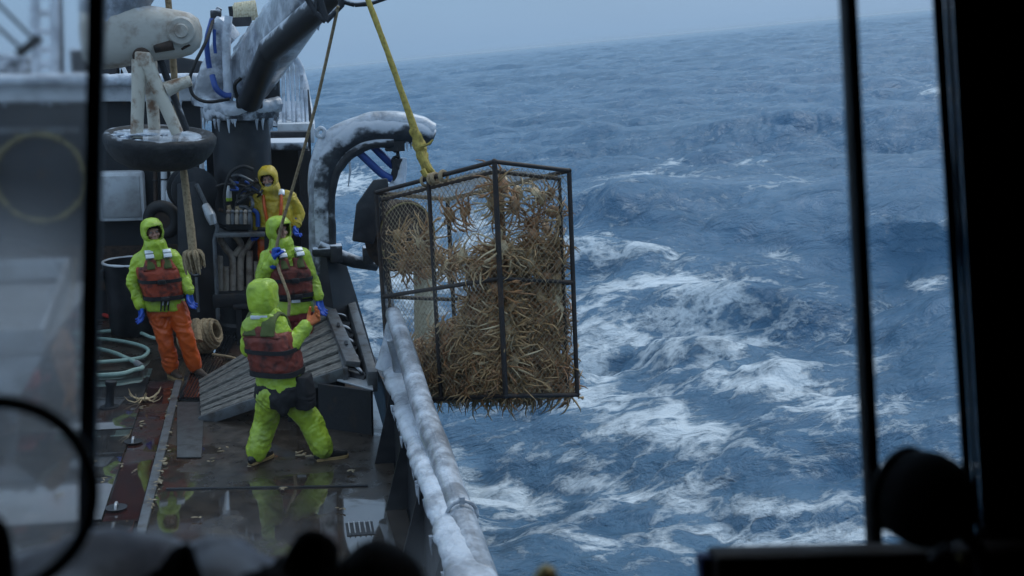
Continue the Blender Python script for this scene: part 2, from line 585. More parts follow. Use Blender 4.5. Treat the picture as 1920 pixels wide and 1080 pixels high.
def put(me, name, mat, parent=None, off=V((0, 0, 0)), label=None, cat=None, group=None, kind=None, sharp=0.7):
    me.polygons.foreach_set('use_smooth', [True] * len(me.polygons))
    if sharp:
        me.set_sharp_from_angle(angle=sharp)
    me.materials.clear()
    me.materials.append(mat)
    o = bpy.data.objects.new(name, me)
    COL.objects.link(o)
    if parent:
        o.parent = parent
    else:
        o.location = off
    ORIG[o] = V(off)
    tag(o, label, cat, group, kind)
    return o


def tag(o, label=None, cat=None, group=None, kind=None):
    for k, v in (('label', label), ('category', cat), ('group', group), ('kind', kind)):
        if v:
            o[k] = v


def thing(name, label, cat, loc, group=None, kind=None):
    o = bpy.data.objects.new(name, None)
    o.empty_display_size = 0.2
    COL.objects.link(o)
    o.location = loc
    ORIG[o] = V(loc)
    tag(o, label, cat, group, kind)
    return o


def remesh(mb, name, off, voxel, it=6, wr=0.0, wscale=9.0, wdir=None, fac=0.5):
    me0 = mb.mesh('tmp', off)
    ob = bpy.data.objects.new('tmp', me0)
    COL.objects.link(ob)
    r = ob.modifiers.new('r', 'REMESH')
    r.mode = 'VOXEL'
    r.voxel_size = voxel
    s = ob.modifiers.new('s', 'SMOOTH')
    s.factor = fac
    s.iterations = it
    dg = bpy.context.evaluated_depsgraph_get()
    me = bpy.data.meshes.new_from_object(ob.evaluated_get(dg), preserve_all_data_layers=False, depsgraph=dg)
    me.name = name
    bpy.data.objects.remove(ob)
    bpy.data.meshes.remove(me0)
    if wr:
        ns = [v.normal.copy() for v in me.vertices]
        for v, n in zip(me.vertices, ns):
            q = v.co * wscale
            w_ = mnoise.noise_vector(q * 0.45) * 1.1
            q = q + w_
            a = mnoise.noise(q * 0.8)
            b = 1 - 2.4 * abs(mnoise.noise(V((q.x * 0.9 + 7, q.y * 0.9, q.z * 1.15 + q.x * 0.9))))
            c = 1 - 2.4 * abs(mnoise.noise(V((q.x * 1.9 - q.z * 1.3, q.y * 1.9, q.z * 1.9 + 3))))
            v.co += n * wr * (0.55 * a + 0.55 * b + 0.28 * c)
    return me


def dup(o, loc, label=None, group=None, mw=None):
    c = o.copy()
    COL.objects.link(c)
    c.location = loc
    ORIG[c] = V(loc)
    if label:
        c['label'] = label
    if group:
        c['group'] = group
    for ch in o.children:
        d = ch.copy()
        COL.objects.link(d)
        d.parent = c
        for g in ch.children:
            e = g.copy()
            COL.objects.link(e)
            e.parent = d
    return c


rnd = random.Random(11)
#==PART2==

# ================================================================ the sea (world frame, z = 0 is mean level)
def ocean_tile(n, L, wdir, seed, kmin_l, kmax_l, rms, spread=2.0):
    """One periodic tile of a wind sea by inverse FFT: height, horizontal push, and how far crests fold over."""
    g = np.random.default_rng(seed)
    k = np.fft.fftfreq(n, L / n) * 2 * np.pi
    kx, ky = np.meshgrid(k, k, indexing='ij')
    kk = np.sqrt(kx ** 2 + ky ** 2)
    kk[0, 0] = 1
    cosw = (kx * wdir[0] + ky * wdir[1]) / kk
    spec = np.abs(cosw) ** spread * np.where(cosw > 0, 1, 0.25) / kk ** 3.05
    lo, hi = 2 * np.pi / kmin_l, 2 * np.pi / kmax_l     # longest, shortest wave
    spec *= np.exp(-(lo / kk) ** 4) * np.exp(-(kk / hi) ** 2)
    spec[0, 0] = 0
    h = np.sqrt(spec) * (g.normal(size=(n, n)) + 1j * g.normal(size=(n, n)))
    H = np.fft.ifft2(h).real
    s = rms / H.std()
    h *= s
    H *= s
    Dx = np.fft.ifft2(-1j * kx / kk * h).real
    Dy = np.fft.ifft2(-1j * ky / kk * h).real
    lam = 1.0
    jxx = 1 + lam * np.fft.ifft2(kx * kx / kk * h).real
    jyy = 1 + lam * np.fft.ifft2(ky * ky / kk * h).real
    jxy = lam * np.fft.ifft2(kx * ky / kk * h).real
    J = jxx * jyy - jxy ** 2
    return H, Dx, Dy, J, L


def sample(a, L, x, y):
    n = a.shape[0]
    u = (x / L * n) % n
    v = (y / L * n) % n
    i, j = np.floor(u).astype(np.int64), np.floor(v).astype(np.int64)
    fu, fv = u - i, v - j
    i %= n
    j %= n
    i2, j2 = (i + 1) % n, (j + 1) % n
    return (a[i, j] * (1 - fu) * (1 - fv) + a[i2, j] * fu * (1 - fv) + a[i, j2] * (1 - fu) * fv + a[i2, j2] * fu * fv)


def build_sea():
    ang = np.concatenate([np.linspace(-180, -30, 60, endpoint=False), np.linspace(-30, -16, 60, endpoint=False),
                          np.linspace(-16, 40, 820, endpoint=False), np.linspace(40, 60, 100, endpoint=False),
                          np.linspace(60, 180, 50, endpoint=False)])
    ang = np.radians(ang)
    rr = [2.5]
    while rr[-1] < 14000:
        q = rr[-1]
        rr.append(q * (1.0062 if q < 300 else 1.0075 if q < 1500 else 1.03))
    rr = np.array(rr)
    A, R = np.meshgrid(ang, rr)
    X0, Y0 = (R * np.sin(A)).ravel(), (R * np.cos(A)).ravel()
    r = np.hypot(X0, Y0)
    wd = np.array([-0.35, -0.94])
    t1 = ocean_tile(1024, 330.0, wd, 5, 62, 2.4, 0.50)
    t2 = ocean_tile(512, 61.0, np.array([0.2, -0.98]), 9, 9, 0.45, 0.12, 1.2)
    # long waves die out of the mesh with distance when the mesh gets too coarse for them
    w1 = np.clip(1.1 - r / 5000, 0.25, 1)
    w2 = np.exp(-(r / 240) ** 2)
    z = sample(t1[0], t1[4], X0, Y0) * w1 + sample(t2[0], t2[4], X0, Y0) * w2
    ch = 0.95
    dx = ch * (sample(t1[1], t1[4], X0, Y0) * w1 + sample(t2[1], t2[4], X0, Y0) * w2)
    dy = ch * (sample(t1[2], t1[4], X0, Y0) * w1 + sample(t2[2], t2[4], X0, Y0) * w2)
    J = sample(t1[3], t1[4], X0, Y0)
    # one steep swell about to break, and a dark one behind
    T = [np.array(list(MB_INV[i])) for i in range(4)]
    Xp = np.stack([X0, Y0, z, np.ones_like(z)])
    B = [T[i] @ Xp for i in range(3)]
    dxv, dyv, dzv = B[0], B[1], B[2] - CH
    kf = dxv * CF.x + dyv * CF.y + dzv * CF.z
    kf = np.where(kf < 0.5, 1e9, kf)
    PX = CX + F * (dxv * CR.x + dyv * CR.y + dzv * CR.z) / kf
    PY = CY - F * (dxv * CU.x + dyv * CU.y + dzv * CU.z) / kf

    def blob(px, py, sx, sy, slope=0.0):
        u = (PX - px) / sx
        v = ((PY - py) - slope * (PX - px)) / sy
        return np.exp(-(u * u + v * v))
    bump = 0.7 * blob(1215, 378, 130, 20, -0.12) + 0.8 * blob(1470, 232, 190, 16, -0.1) + 0.5 * blob(1150, 470, 160, 18, 0.05) \
        + 0.7 * blob(1700, 440, 120, 14, 0.02) + 0.6 * blob(1420, 560, 160, 26, 0.12) + 0.5 * blob(1330, 660, 160, 24, 0.05)
    z = z + bump * (r < 400)
    foam = 0.13 * blob(1300, 760, 430, 330, 0.1) + 0.12 * blob(900, 560, 300, 200)
    for px, py, sx, sy, sl, am in (
            (1205, 350, 75, 24, -0.15, 1.0), (1110, 372, 40, 10, -0.1, .5), (1150, 445, 40, 20, -.3, .5), (1180, 476, 150, 17, 0.06, .62),
            (1250, 515, 150, 26, 0.0, .55), (1330, 560, 90, 34, .1, .62), (1360, 600, 90, 22, .2, .62), (1150, 590, 120, 60, .1, .52),
            (1250, 640, 150, 40, .1, .45), (1130, 690, 60, 70, .1, .62), (1280, 770, 110, 42, .15, .78), (1160, 760, 90, 45, .2, .55),
            (1450, 690, 190, 46, .1, .5), (1560, 720, 110, 40, .05, .45), (1690, 745, 90, 26, -.1, .5), (1690, 830, 90, 26, -.15, .5),
            (930, 905, 110, 42, .05, .80), (870, 860, 60, 60, .4, .5), (1070, 815, 120, 24, .1, .45), (1180, 890, 160, 30, .2, .5),
            (1400, 905, 190, 28, -.08, .52), (1450, 1000, 190, 42, 0, .72), (1330, 960, 110, 40, 0, .52), (1580, 945, 110, 36, -.1, .5),
            (1250, 1000, 120, 60, .2, .42), (1300, 870, 100, 30, .1, .45), (1740, 512, 50, 16, 0, .6), (1455, 462, 50, 17, .05, .5),
            (1412, 300, 36, 12, -.2, .55), (1250, 305, 36, 9, -.3, .5), (1740, 172, 24, 10, -.2, .7), (640, 340, 90, 26, 0, .62),
            (660, 600, 60, 50, 0, .5), (760, 520, 120, 60, 0, .45), (900, 450, 130, 70, 0, .45), (1000, 640, 120, 60, 0, .5), (820, 640, 80, 70, 0, .4),
            (1490, 345, 60, 10, -.1, .3), (1050, 1040, 160, 60, .1, .35), (1640, 660, 60, 40, .1, .4)):
        foam = np.maximum(foam, am * blob(px, py, sx, sy, sl)) + 0.12 * am * blob(px, py, sx * 1.5, sy * 1.5, sl)
    cap = np.clip((0.50 - J) / 0.35, 0, 1) * 0.85          # folding crests
    vel = np.exp(-(r / 2500))
    foam = np.clip(np.maximum(foam, cap * vel), 0, 1.0)
    ex = np.exp(-((r) / 3.0) ** 2)
    co = np.stack([X0 + dx, Y0 + dy, z * (1 - ex)], 1)
    na, nr = len(ang), len(rr)
    i = np.arange(nr - 1)[:, None]
    j = np.arange(na)[None, :]
    j2 = (j + 1) % na
    q = np.stack([i * na + j, i * na + j2, (i + 1) * na + j2, (i + 1) * na + j], -1).reshape(-1, 4)
    q = q[:, ::-1]
    me = bpy.data.meshes.new('sea')
    me.vertices.add(len(co))
    me.vertices.foreach_set('co', co.astype(np.float32).ravel())
    me.loops.add(q.size)
    me.loops.foreach_set('vertex_index', q.astype(np.int32).ravel())
    me.polygons.add(len(q))
    me.polygons.foreach_set('loop_start', np.arange(0, q.size, 4, dtype=np.int32))
    me.polygons.foreach_set('loop_total', np.full(len(q), 4, dtype=np.int32))
    me.update(calc_edges=True)
    me.polygons.foreach_set('use_smooth', np.ones(len(q), dtype=bool))
    at = me.attributes.new('foam', 'FLOAT', 'POINT')
    at.data.foreach_set('value', foam.astype(np.float32))
    # material
    m, t, b, o = nodes_of('cold_sea_water')
    co_ = objco(t)
    b.inputs['IOR'].default_value = 1.333
    nz = N(t, 'TexNoise', Scale=0.035, Detail=4.0)
    t.links.new(co_, nz.inputs['Vector'])
    body = mixc(t, mrange(t, nz.outputs['Fac'], 0.35, 0.65), SEA_C1, SEA_C2)
    af = N(t, 'Attribute', attribute_name='foam')
    # lacy foam: warped ridges at two sizes
    def ridge(sc, det, st, wx):
        cc = objco(t, st)
        wn = N(t, 'TexNoise', Scale=sc * 0.6, Detail=3.0)
        t.links.new(cc, wn.inputs['Vector'])
        vm = N(t, 'VectorMath', operation='MULTIPLY_ADD')
        t.links.new(wn.outputs['Color'], vm.inputs[0])
        vm.inputs[1].default_value = (wx, wx, wx)
        t.links.new(cc, vm.inputs[2])
        n = N(t, 'TexNoise', Scale=sc, Detail=det, Roughness=0.62)
        t.links.new(vm.outputs[0], n.inputs['Vector'])
        a = mathn(t, 'ABSOLUTE', mathn(t, 'SUBTRACT', mathn(t, 'MULTIPLY', n.outputs['Fac'], 2.0), 1.0))
        return mathn(t, 'SUBTRACT', 1.0, mathn(t, 'MULTIPLY', a, 1.8))
    r1 = ridge(0.55, 10.0, (0.65, 1.0, 1.0), 1.5)
    r2 = ridge(2.1, 9.0, (0.6, 1.0, 1.0), 0.5)
    nb = N(t, 'TexNoise', Scale=0.33, Detail=11.0, Roughness=0.70, Distortion=0.6)
    t.links.new(co_, nb.inputs['Vector'])
    pat = mathn(t, 'ADD', mathn(t, 'ADD', mathn(t, 'MULTIPLY', r1, 0.54), mathn(t, 'MULTIPLY', r2, 0.42)),
                mathn(t, 'MULTIPLY', nb.outputs['Fac'], 0.55))
    thr = mathn(t, 'SUBTRACT', 1.18, mathn(t, 'MULTIPLY', af.outputs['Fac'], 0.50))
    dlt = mathn(t, 'SUBTRACT', pat, thr)
    fm = mathn(t, 'MULTIPLY', mrange(t, dlt, 0.0, 0.24), mrange(t, r2, 0.1, 0.75, 0.55, 1.0))
    milky = mathn(t, 'MULTIPLY', mrange(t, af.outputs['Fac'], 0.1, 0.8), 0.40)      # air stirred into the water
    body = mixc(t, milky, body, (0.24, 0.37, 0.48))
    t.links.new(mixc(t, fm, body, (0.66, 0.73, 0.78)), b.inputs['Base Color'])
    t.links.new(mrange(t, fm, 0, 1, 0.16, 0.8, smooth=False), b.inputs['Roughness'])
    n1 = N(t, 'TexNoise', Scale=1.1, Detail=9.0, Roughness=0.62, Distortion=0.4)
    t.links.new(objco(t, (0.75, 1.15, 1)), n1.inputs['Vector'])
    n2 = N(t, 'TexNoise', Scale=0.16, Detail=6.0, Roughness=0.6)
    t.links.new(objco(t, (0.6, 1.2, 1)), n2.inputs['Vector'])
    b1 = N(t, 'Bump', Strength=0.85, Distance=0.50)
    t.links.new(n1.outputs['Fac'], b1.inputs['Height'])
    b2 = N(t, 'Bump', Strength=0.6, Distance=1.4)
    t.links.new(n2.outputs['Fac'], b2.inputs['Height'])
    t.links.new(b1.outputs[0], b2.inputs['Normal'])
    b3 = N(t, 'Bump', Strength=0.5, Distance=0.12)
    t.links.new(fm, b3.inputs['Height'])
    t.links.new(b2.outputs[0], b3.inputs['Normal'])
    t.links.new(b3.outputs[0], b.inputs['Normal'])
    me.materials.append(m)
    ob = bpy.data.objects.new('sea', me)
    COL.objects.link(ob)
    tag(ob, 'rough blue grey sea with foam and breaking crests', 'sea', kind='structure')
    return ob


SEA_C1 = (0.060, 0.146, 0.240)
SEA_C2 = (0.082, 0.180, 0.288)
build_sea()
#==PART3==

# ================================================================ the boat: deck and hull
ICEN = 6


def icicle(par, p, L, r=.03):
    mb = MB()
    mb.tube([p, p - V((.004, 0, L * .55)), p - V((0, .004, L))], [r, r * .5, r * .12], 6)
    mb.build('icicle', ICE, par)



def deck_sheet(name, mat, quad, z, t=0.02, kind='structure', label=None):
    mb = MB()
    n = len(quad)
    mb.add([V((x, y, z - t)) for x, y in quad] + [V((x, y, z)) for x, y in quad], [tuple(reversed(range(n))), tuple(range(n, 2 * n))] + [(i, (i + 1) % n, n + (i + 1) % n, n + i) for i in range(n)])
    return mb.build(name, mat, loc=(0, 0, z), kind=kind, label=label)


deck_sheet('deck', DECK, [(-8.2, 1.27), (0.93, 1.27), (0.93, 16.0), (0.5, 19.5), (-8.2, 19.5)], 0.0, 0.12, label='wet black working deck of the boat')

# steel seam strip, hatch plates and the red painted band beside it
sA, sB = Pz(332, 722), Pz(243, 1078)
def on_seam(y):
    u = (y - sB.y) / (sA.y - sB.y)
    return sB.x + (sA.x - sB.x) * u
ys = [7.4, 14.3]
mb = MB()
mb.slab([V((on_seam(ys[0]) - .03, ys[0], .03)), V((on_seam(ys[0]) + .05, ys[0], .03)), V((on_seam(ys[1]) + .05, ys[1], .03)), V((on_seam(ys[1]) - .03, ys[1], .03))], 0.03)
mb.build('deck_seam_strip', GREY_STEEL, bevel=0.006, label='grey steel strip running lengthwise along the edge of the hatch plates', cat='strip')
yh = Pz(200, 810).y
for k, (y0, y1) in enumerate(((yh + .02, 14.9), (9.95, yh - .03), (7.2, 9.9))):
    mb = MB()
    mb.slab([V((-5.6, y0, .026)), V((on_seam(y0) - .33 + .27 * (k == 2), y0, .026)), V((on_seam(y1) - .33 + .27 * (k == 2), y1, .026)), V((-5.6, y1, .026))], 0.022)
    if k == 2:
        pass
    mb.build('hatch_plate', HATCH, bevel=0.005, cat='hatch plate', group='steel hatch plates set in the deck',
             label=('wet steel hatch plate beside the lime hoses', 'large wet hatch plate left of the seam strip with two pad eyes', 'wet hatch plate nearest the wheelhouse with two slots in it')[k])
deck_sheet('red_deck_band', REDSTRIP, [(on_seam(9.9) - .32, 9.9), (on_seam(9.9) - .04, 9.9), (on_seam(14.3) - .04, 14.3), (on_seam(14.3) - .32, 14.3)], 0.012, 0.01, label='dark red painted band on the deck')
for px in (208, 250):
    mb = MB()
    a, b = Pz(px + 5, 990, .03), Pz(px - 4, 1032, .03)
    mb.bar(a, b, .02, .008)
    mb.build('plate_slot', BLACK, cat='slot', group='slots in the near hatch plate', label='dark narrow slot cut in the nearest hatch plate')
for k, (px, py) in enumerate(((250, 828), (218, 952))):
    c = Pz(px, py, .028)
    t_ = thing('pad_eye', ('pad eye recess in the hatch plate, the farther of two', 'pad eye recess in the hatch plate, the nearer of two')[k], 'pad eye', c, 'pad eyes in the hatch plate')
    mb = MB(); mb.lathe(c, (0, 0, 1), [(.02, .0), (.085, .0), (.09, .006), (.02, .007)]); mb.build('recess', BLACK, t_)
    mb = MB(); mb.tube([c + V((0, -.06, .0)), c + V((0, -.03, .035)), c + V((0, .03, .035)), c + V((0, .06, 0))], .013, 8, smooth=4); mb.build('bar', PALE_STEEL, t_)

# transverse plate joint on the starboard deck, with a raised lip
mb = MB()
a, b = Pz(312, 918), Pz(690, 912)
mb.bar(a + V((0, 0, .006)), b + V((0, 0, .006)), .03, .012)
mb.build('deck_joint', BLACK_RUST, cat='joint', label='rusty raised joint running across the deck in front of the near crewman')

# ribbed rubber mat
mb = MB()
q = [Pz(332, 752), Pz(384, 752), Pz(462, 600), Pz(410, 600)]
mb.slab([p + V((0, 0, .03)) for p in q], .025)
for k in range(9):
    u = (k + .5) / 9
    a, b = q[0].lerp(q[1], u), q[3].lerp(q[2], u)
    mb.bar(a + V((0, 0, .036)), b + V((0, 0, .036)), .022, .016)
mb.build('ribbed_mat', MAT_RUB, label='black ribbed rubber mat lying beside the timber ramp', cat='mat')
mb = MB()
q = [Pz(332, 860), Pz(378, 860), Pz(384, 757), Pz(332, 757)]
mb.slab([p + V((0, 0, .018)) for p in q], .014)
mb.build('steel_tread_plate', TREAD, bevel=.004, label='flat grey tread plate between ribbed mat and near deck', cat='plate')

# scupper grate
c = Pz(675, 992)
t_ = thing('scupper_grate', 'small slotted scupper grate at the foot of the bulwark', 'grate', c)
for k in range(5):
    mb = MB(); mb.box(c + V((-.085 + k * .042, 0, .012)), (.010, .24, .02)); mb.build('slat', PALE_STEEL, t_)
mb = MB(); mb.box(c + V((0, 0, .003)), (.22, .27, .006)); mb.build('tray', BLACK, t_)

# ---------------------------------------------------------------- bulwark and iced rail
t_ = thing('bulwark', 'black starboard bulwark plating along the working deck', 'bulwark', (1.0, 10, 0))
def xs_(y):                      # line of the bulwark
    return 1.02 - .0 * y if y < 12.6 else 1.02 - .016 * (y - 12.6) ** 2
def zs_(y):
    return .66 + .022 * (y - 9)
def plate(y0, y1, n, xin, z0, z1f, xout):
    mb = MB()
    ring = []
    for i in range(n + 1):
        y = y0 + (y1 - y0) * i / n
        x = xs_(y)
        ring.append([V((x + xin, y, z0)), V((x + xout, y, z0)), V((x + xout, y, z1f(y))), V((x + xin, y, z1f(y)))])
    vs = [p for r in ring for p in r]
    fs = []
    for i in range(n):
        for k in range(4):
            k2 = (k + 1) % 4
            fs.append((i * 4 + k, i * 4 + k2, (i + 1) * 4 + k2, (i + 1) * 4 + k))
    fs += [(3, 2, 1, 0), tuple(n * 4 + k for k in range(4))]
    mb.add(vs, fs)
    return mb
plate(1.5, 12.0, 30, -.07, -.1, lambda y: zs_(y), -.02).build('inner_plating', BLACK, t_)
plate(1.5, 20.5, 40, .06, -3.4, lambda y: zs_(y) if y < 12.05 else .05, .12).build('hull_plating', BLACK, t_)
for y in (7.4, 8.6, 9.8, 11.0):
    x = xs_(y) - .07
    mb = MB()
    mb.hexa([V((x - .19, y - .015, .0)), V((x, y - .015, .0)), V((x, y - .015, zs_(y) - .02)), V((x - .03, y - .015, zs_(y) - .02))],
            [V((x - .19, y + .015, .0)), V((x, y + .015, .0)), V((x, y + .015, zs_(y) - .02)), V((x - .03, y + .015, zs_(y) - .02))])
    mb.build('stiffener', BLACK, t_)

# cap rail thick with ice
t_ = thing('iced_cap_rail', 'bulwark cap rail buried in a thick white ridge of ice', 'cap rail', (1.02, 10, .6))
mb = MB()
vs, fs = [], []
n, seg = 150, 22
for i in range(n + 1):
    y = 5.2 + (11.9 - 5.2) * i / n
    c = V((xs_(y) + .02, y, zs_(y) + .035))
    endf = min(1.0, .35 + (11.9 - y) * 3)
    for k in range(seg):
        a = 2 * math.pi * k / seg
        e = V((math.cos(a) * .145 * endf, 0, math.sin(a) * .075))
        if math.sin(a) < -.2:
            e.z *= 1 + 1.3 * max(0, mnoise.noise(V((y * 3.1, 2, k * .35))))
        q = c + e
        d = 1 + .20 * mnoise.noise(q * 3.0) + .10 * mnoise.noise(q * 9) + .03 * mnoise.noise(q * 25)
        vs.append(c + e * d)
for i in range(n):
    for k in range(seg):
        k2 = (k + 1) % seg
        fs.append((i * seg + k, i * seg + k2, (i + 1) * seg + k2, (i + 1) * seg + k))
fs += [tuple(reversed(range(seg))), tuple(n * seg + k for k in range(seg))]
mb.add(vs, fs)
mb.build('ice_ridge', ICE, t_, sharp=None)
for i in range(26):
    y = rnd.uniform(6.0, 11.7)
    icicle(t_, V((xs_(y) - .11 + rnd.uniform(-.02, .02), y, zs_(y))), rnd.uniform(.05, .16), .022)

# round rail pipe
t_ = thing('iced_pipe_rail', 'round pipe rail glazed with grey ice running above the bulwark', 'rail', (1.15, 10, .7))
rail = [P(737, 588, 11.5), P(762, 660, 10.75), P(792, 762, 9.8), P(830, 868, 8.75), P(862, 968, 7.85), P(905, 1095, 6.9)]
mb = MB()
mb.tube(rail, [.078, .088, .098, .100, .106, .11], 18, smooth=16, lump=.05, lfreq=3.0, seed=3)
mb.build('pipe', ICE_GREY, t_, sharp=None)
for p in (P(738, 640, 11.2), P(800, 800, 9.5), P(850, 935, 8.1)):
    mb = MB()
    mb.tube([V((p.x, p.y, p.z + .02)), V((xs_(p.y) + .05, p.y, zs_(p.y)))], [.06, .075], 12, smooth=5, lump=.25, lfreq=7)
    mb.build('stanchion', ICE_GREY, t_)
mb = MB()
p = P(866, 966, 7.78)
mb.torus(p, rail[-1] - rail[-2], .104, .014, 20, 8)
mb.box(p + V((.0, 0, .11)), (.035, .05, .05))
mb.build('clamp', ICE_GREY, t_)
mb = MB()
mb.tube([P(736, 600, 11.5), P(729, 640, 11.5), P(722, 692, 11.5)], [.05, .06, .085], 12, smooth=6, lump=.25, lfreq=8)
mb.build('end_post', ICE, t_)

# ---------------------------------------------------------------- timber launching ramp
A_, B_, C_, D_ = P(376, 778, 12.7), P(652, 684, 12.25), P(606, 572, 14.6), P(372, 712, 14.2)
A_.z = max(A_.z, .05)
t_ = thing('launching_ramp', 'grey weathered timber slat ramp sloping up behind the near crewman', 'ramp', (A_ + B_ + C_ + D_) / 4 * 1.0)
nsl = 9
for k in range(nsl):
    u0, u1 = k / nsl + .008, (k + .78) / nsl
    l0, l1, r0, r1 = A_.lerp(D_, u0), A_.lerp(D_, u1), B_.lerp(C_, u0), B_.lerp(C_, u1)
    mb = MB()
    j = rnd.uniform(-.012, .012)
    mb.slab([l0 + V((0, 0, j)), r0 + V((0, 0, j)), r1 + V((0, 0, j)), l1 + V((0, 0, j))], .05)
    mb.build('slat', WOOD_GREY, t_, bevel=.008)
mb = MB()
dn = V((0, 0, -.07))
mb.bar(A_ + dn, B_ + dn, .07, .11)
mb.build('front_beam', GREY_STEEL, t_, bevel=.006)
for u in (0, .33, .66, .97):
    mb = MB()
    mb.bar(A_.lerp(B_, u) + dn * 1.4, D_.lerp(C_, u) + dn * 1.4, .05, .08)
    mb.build('cross_beam', BLACK_RUST, t_)
mb = MB()
mb.slab([B_ + V((-.02, -.02, .05)), B_ + V((.13, -.02, .03)), C_ + V((.12, 0, .03)), C_ + V((-.02, 0, .05))], .06)
mb.build('side_plate', GREY_STEEL, t_, bevel=.01)
for u in (.25, .55):
    mb = MB()
    mb.box(B_.lerp(C_, u) + V((.06, 0, .055)), (.03, .16, .012))
    mb.build('plate_slot', BLACK, t_)
for u in (.62, .95):
    for p, dy in ((A_.lerp(B_, u), .1), (D_.lerp(C_, u), -.1)):
        mb = MB()
        mb.bar(p + V((0, dy, -.1)), V((p.x, p.y + dy, .0)), .09, .09, up=(0, 1, 0))
        mb.build('support_leg', BLACK_RUST, t_)
mb = MB()
mb.slab([P(500, 748, 12.7), P(640, 712, 12.7), V((P(640, 712, 12.7).x, 12.7, 0)), V((P(500, 748, 12.7).x, 12.7, 0))], .03)
mb.build('skirt_plate', BLACK_RUST, t_)

# roller rack at the rail
r0, r1, r2, r3 = P(648, 704, 12.2), P(699, 716, 12.0), P(652, 556, 15.2), P(610, 560, 15.2)
t_ = thing('roller_rack', 'black roller rack with bent bars beside the timber ramp at the rail', 'rack', V((r0.x, r0.y, 0)))
mb = MB()
mb.bar(r1, r2, .10, .22)
mb.build('outer_rail', GREY_STEEL, t_, bevel=.012)
mb = MB()
mb.bar(r0, r3, .05, .16)
mb.build('inner_rail', GREY_STEEL, t_, bevel=.008)
for k in range(6):
    u = .06 + k * .15
    a, b = r0.lerp(r3, u), r1.lerp(r2, u)
    mb = MB()
    mb.tube([a + V((0, 0, -.05)), b + V((-.05, 0, -.05))], .052, 14)
    rl = mb.build('roller', BLACK, t_)
    mb = MB()
    mb.tube([a + V((.02, .05, -.04)), a + V((.04, .05, .06)), b + V((-.12, .05, .06)), b + V((-.07, .05, -.03))], .020, 8, smooth=4)
    mb.build('bent_bar', BLACK_ICE, t_)
mb = MB()
mb.slab([P(622, 708, 12.3), P(700, 730, 11.9), P(696, 700, 12.3), P(640, 690, 12.7)], .025)
mb.build('lip_plate', PALE_STEEL, t_, bevel=.006)
mb = MB()
mb.slab([P(600, 718, 12.25), P(699, 732, 11.9), V((P(699, 732, 11.9).x, 11.9, 0)), V((P(600, 718, 12.25).x, 12.25, 0))], .04)
mb.build('face_plate', BLACK_RUST, t_)

# ---------------------------------------------------------------- forecastle
def pl(px0, py0, px1, py1, Y, t, name, mat, parent, bevel=0.0):
    a, b = P(px0, py0, Y), P(px1, py1, Y)
    mb = MB()
    mb.box(((a.x + b.x) / 2, Y + t / 2, (a.z + b.z) / 2), (abs(b.x - a.x), t, abs(a.z - b.z)))
    return mb.build(name, mat, parent, bevel=bevel)

FY = 18.0
f0 = P(380, 300, FY)
t_ = thing('forecastle', 'dark forecastle house with an iced white roof edge across the bow', 'deck house', (-3.5, FY, 0))
zt = P(200, 190, FY).z
mb = MB(); mb.box((-3.9, FY + .15, zt / 2), (2 * (f0.x + 3.9), .3, zt)); mb.build('bulkhead', BLACK_RUST, t_)
mb = MB(); mb.box((-3.9, FY + 2.6, zt + .14), (2 * (f0.x + 3.9) + .1, 5.6, .28)); mb.build('roof_edge', WHITE, t_, bevel=.03)
mb = MB(); mb.tube([V((-8, FY - .3, zt + .31)), V((-4, FY - .28, zt + .30)), V((f0.x + .05, FY - .3, zt + .3))], .09, 12, smooth=14, lump=.25, lfreq=3); mb.build('icy_coping', ICE, t_)
for i in range(16):
    icicle(t_, V((rnd.uniform(-6, f0.x), FY - .22, zt + .02)), rnd.uniform(.04, .13))
mb = MB(); mb.box((-3.9, FY - .04, .75), (2 * (f0.x + 3.9), .08, .62)); mb.build('rusty_band', RUST, t_)
pl(0, 240, 150, 250, FY - .05, .05, 'stringer', GREY_STEEL, t_)
# starboard recess house under and right of the crane
a, b = P(392, 400, 18.6), P(584, 300, 18.6)
mb = MB(); mb.box(((a.x + b.x) / 2, 18.75, 1.3), (b.x - a.x, .3, 2.6)); mb.build('recess_wall', BLACK, t_)
pl(455, 268, 578, 282, 17.6, .9, 'iced_shelf', BLACK_ICE2, t_, .02)
a, b = P(562, 480, 17.5), P(584, 270, 17.5)
mb = MB(); mb.box(((a.x + b.x) / 2, 18.0, 1.2), (.16, .9, 2.4)); mb.build('side_wall', BLACK, t_)
pl(520, 232, 590, 268, 19.2, 1.5, 'bow_bulwark_top', WHITE, t_, .02)

# window-like pale panel
c = P(227, 368, FY - .2)
t2 = thing('equipment_box', 'rounded pale grey equipment box fixed to the dark bulkhead', 'box', P(227, 416, FY - .25))
mb = MB(); a, b = P(185, 417, FY - .25), P(268, 321, FY - .25); mb.box(((a.x + b.x) / 2, FY - .13, (a.z + b.z) / 2), (b.x - a.x, .24, b.z - a.z)); mb.build('casing', WHITE, t2, bevel=.05)
mb = MB(); a, b = P(192, 409, FY - .27), P(261, 330, FY - .27); mb.box(((a.x + b.x) / 2, FY - .26, (a.z + b.z) / 2), (b.x - a.x, .03, b.z - a.z)); mb.build('face', PALE_STEEL, t2, bevel=.012)

mb = MB()
c = P(80, 334, FY - .12)
mb.torus(c, (0, 1, 0), .60, .034, 60, 10, lump=.025)
for k in range(7):
    a = k * .9 + .2
    mb.torus(c + V((math.cos(a) * .6, 0, math.sin(a) * .6)), V((-math.sin(a), 0, math.cos(a))), .05, .018, 12, 6)
mb.build('rope_ring', DULL_ROPE, loc=c - V((0, 0, .64)), label='yellowed rope ring hung on the dark forecastle bulkhead', cat='rope ring')

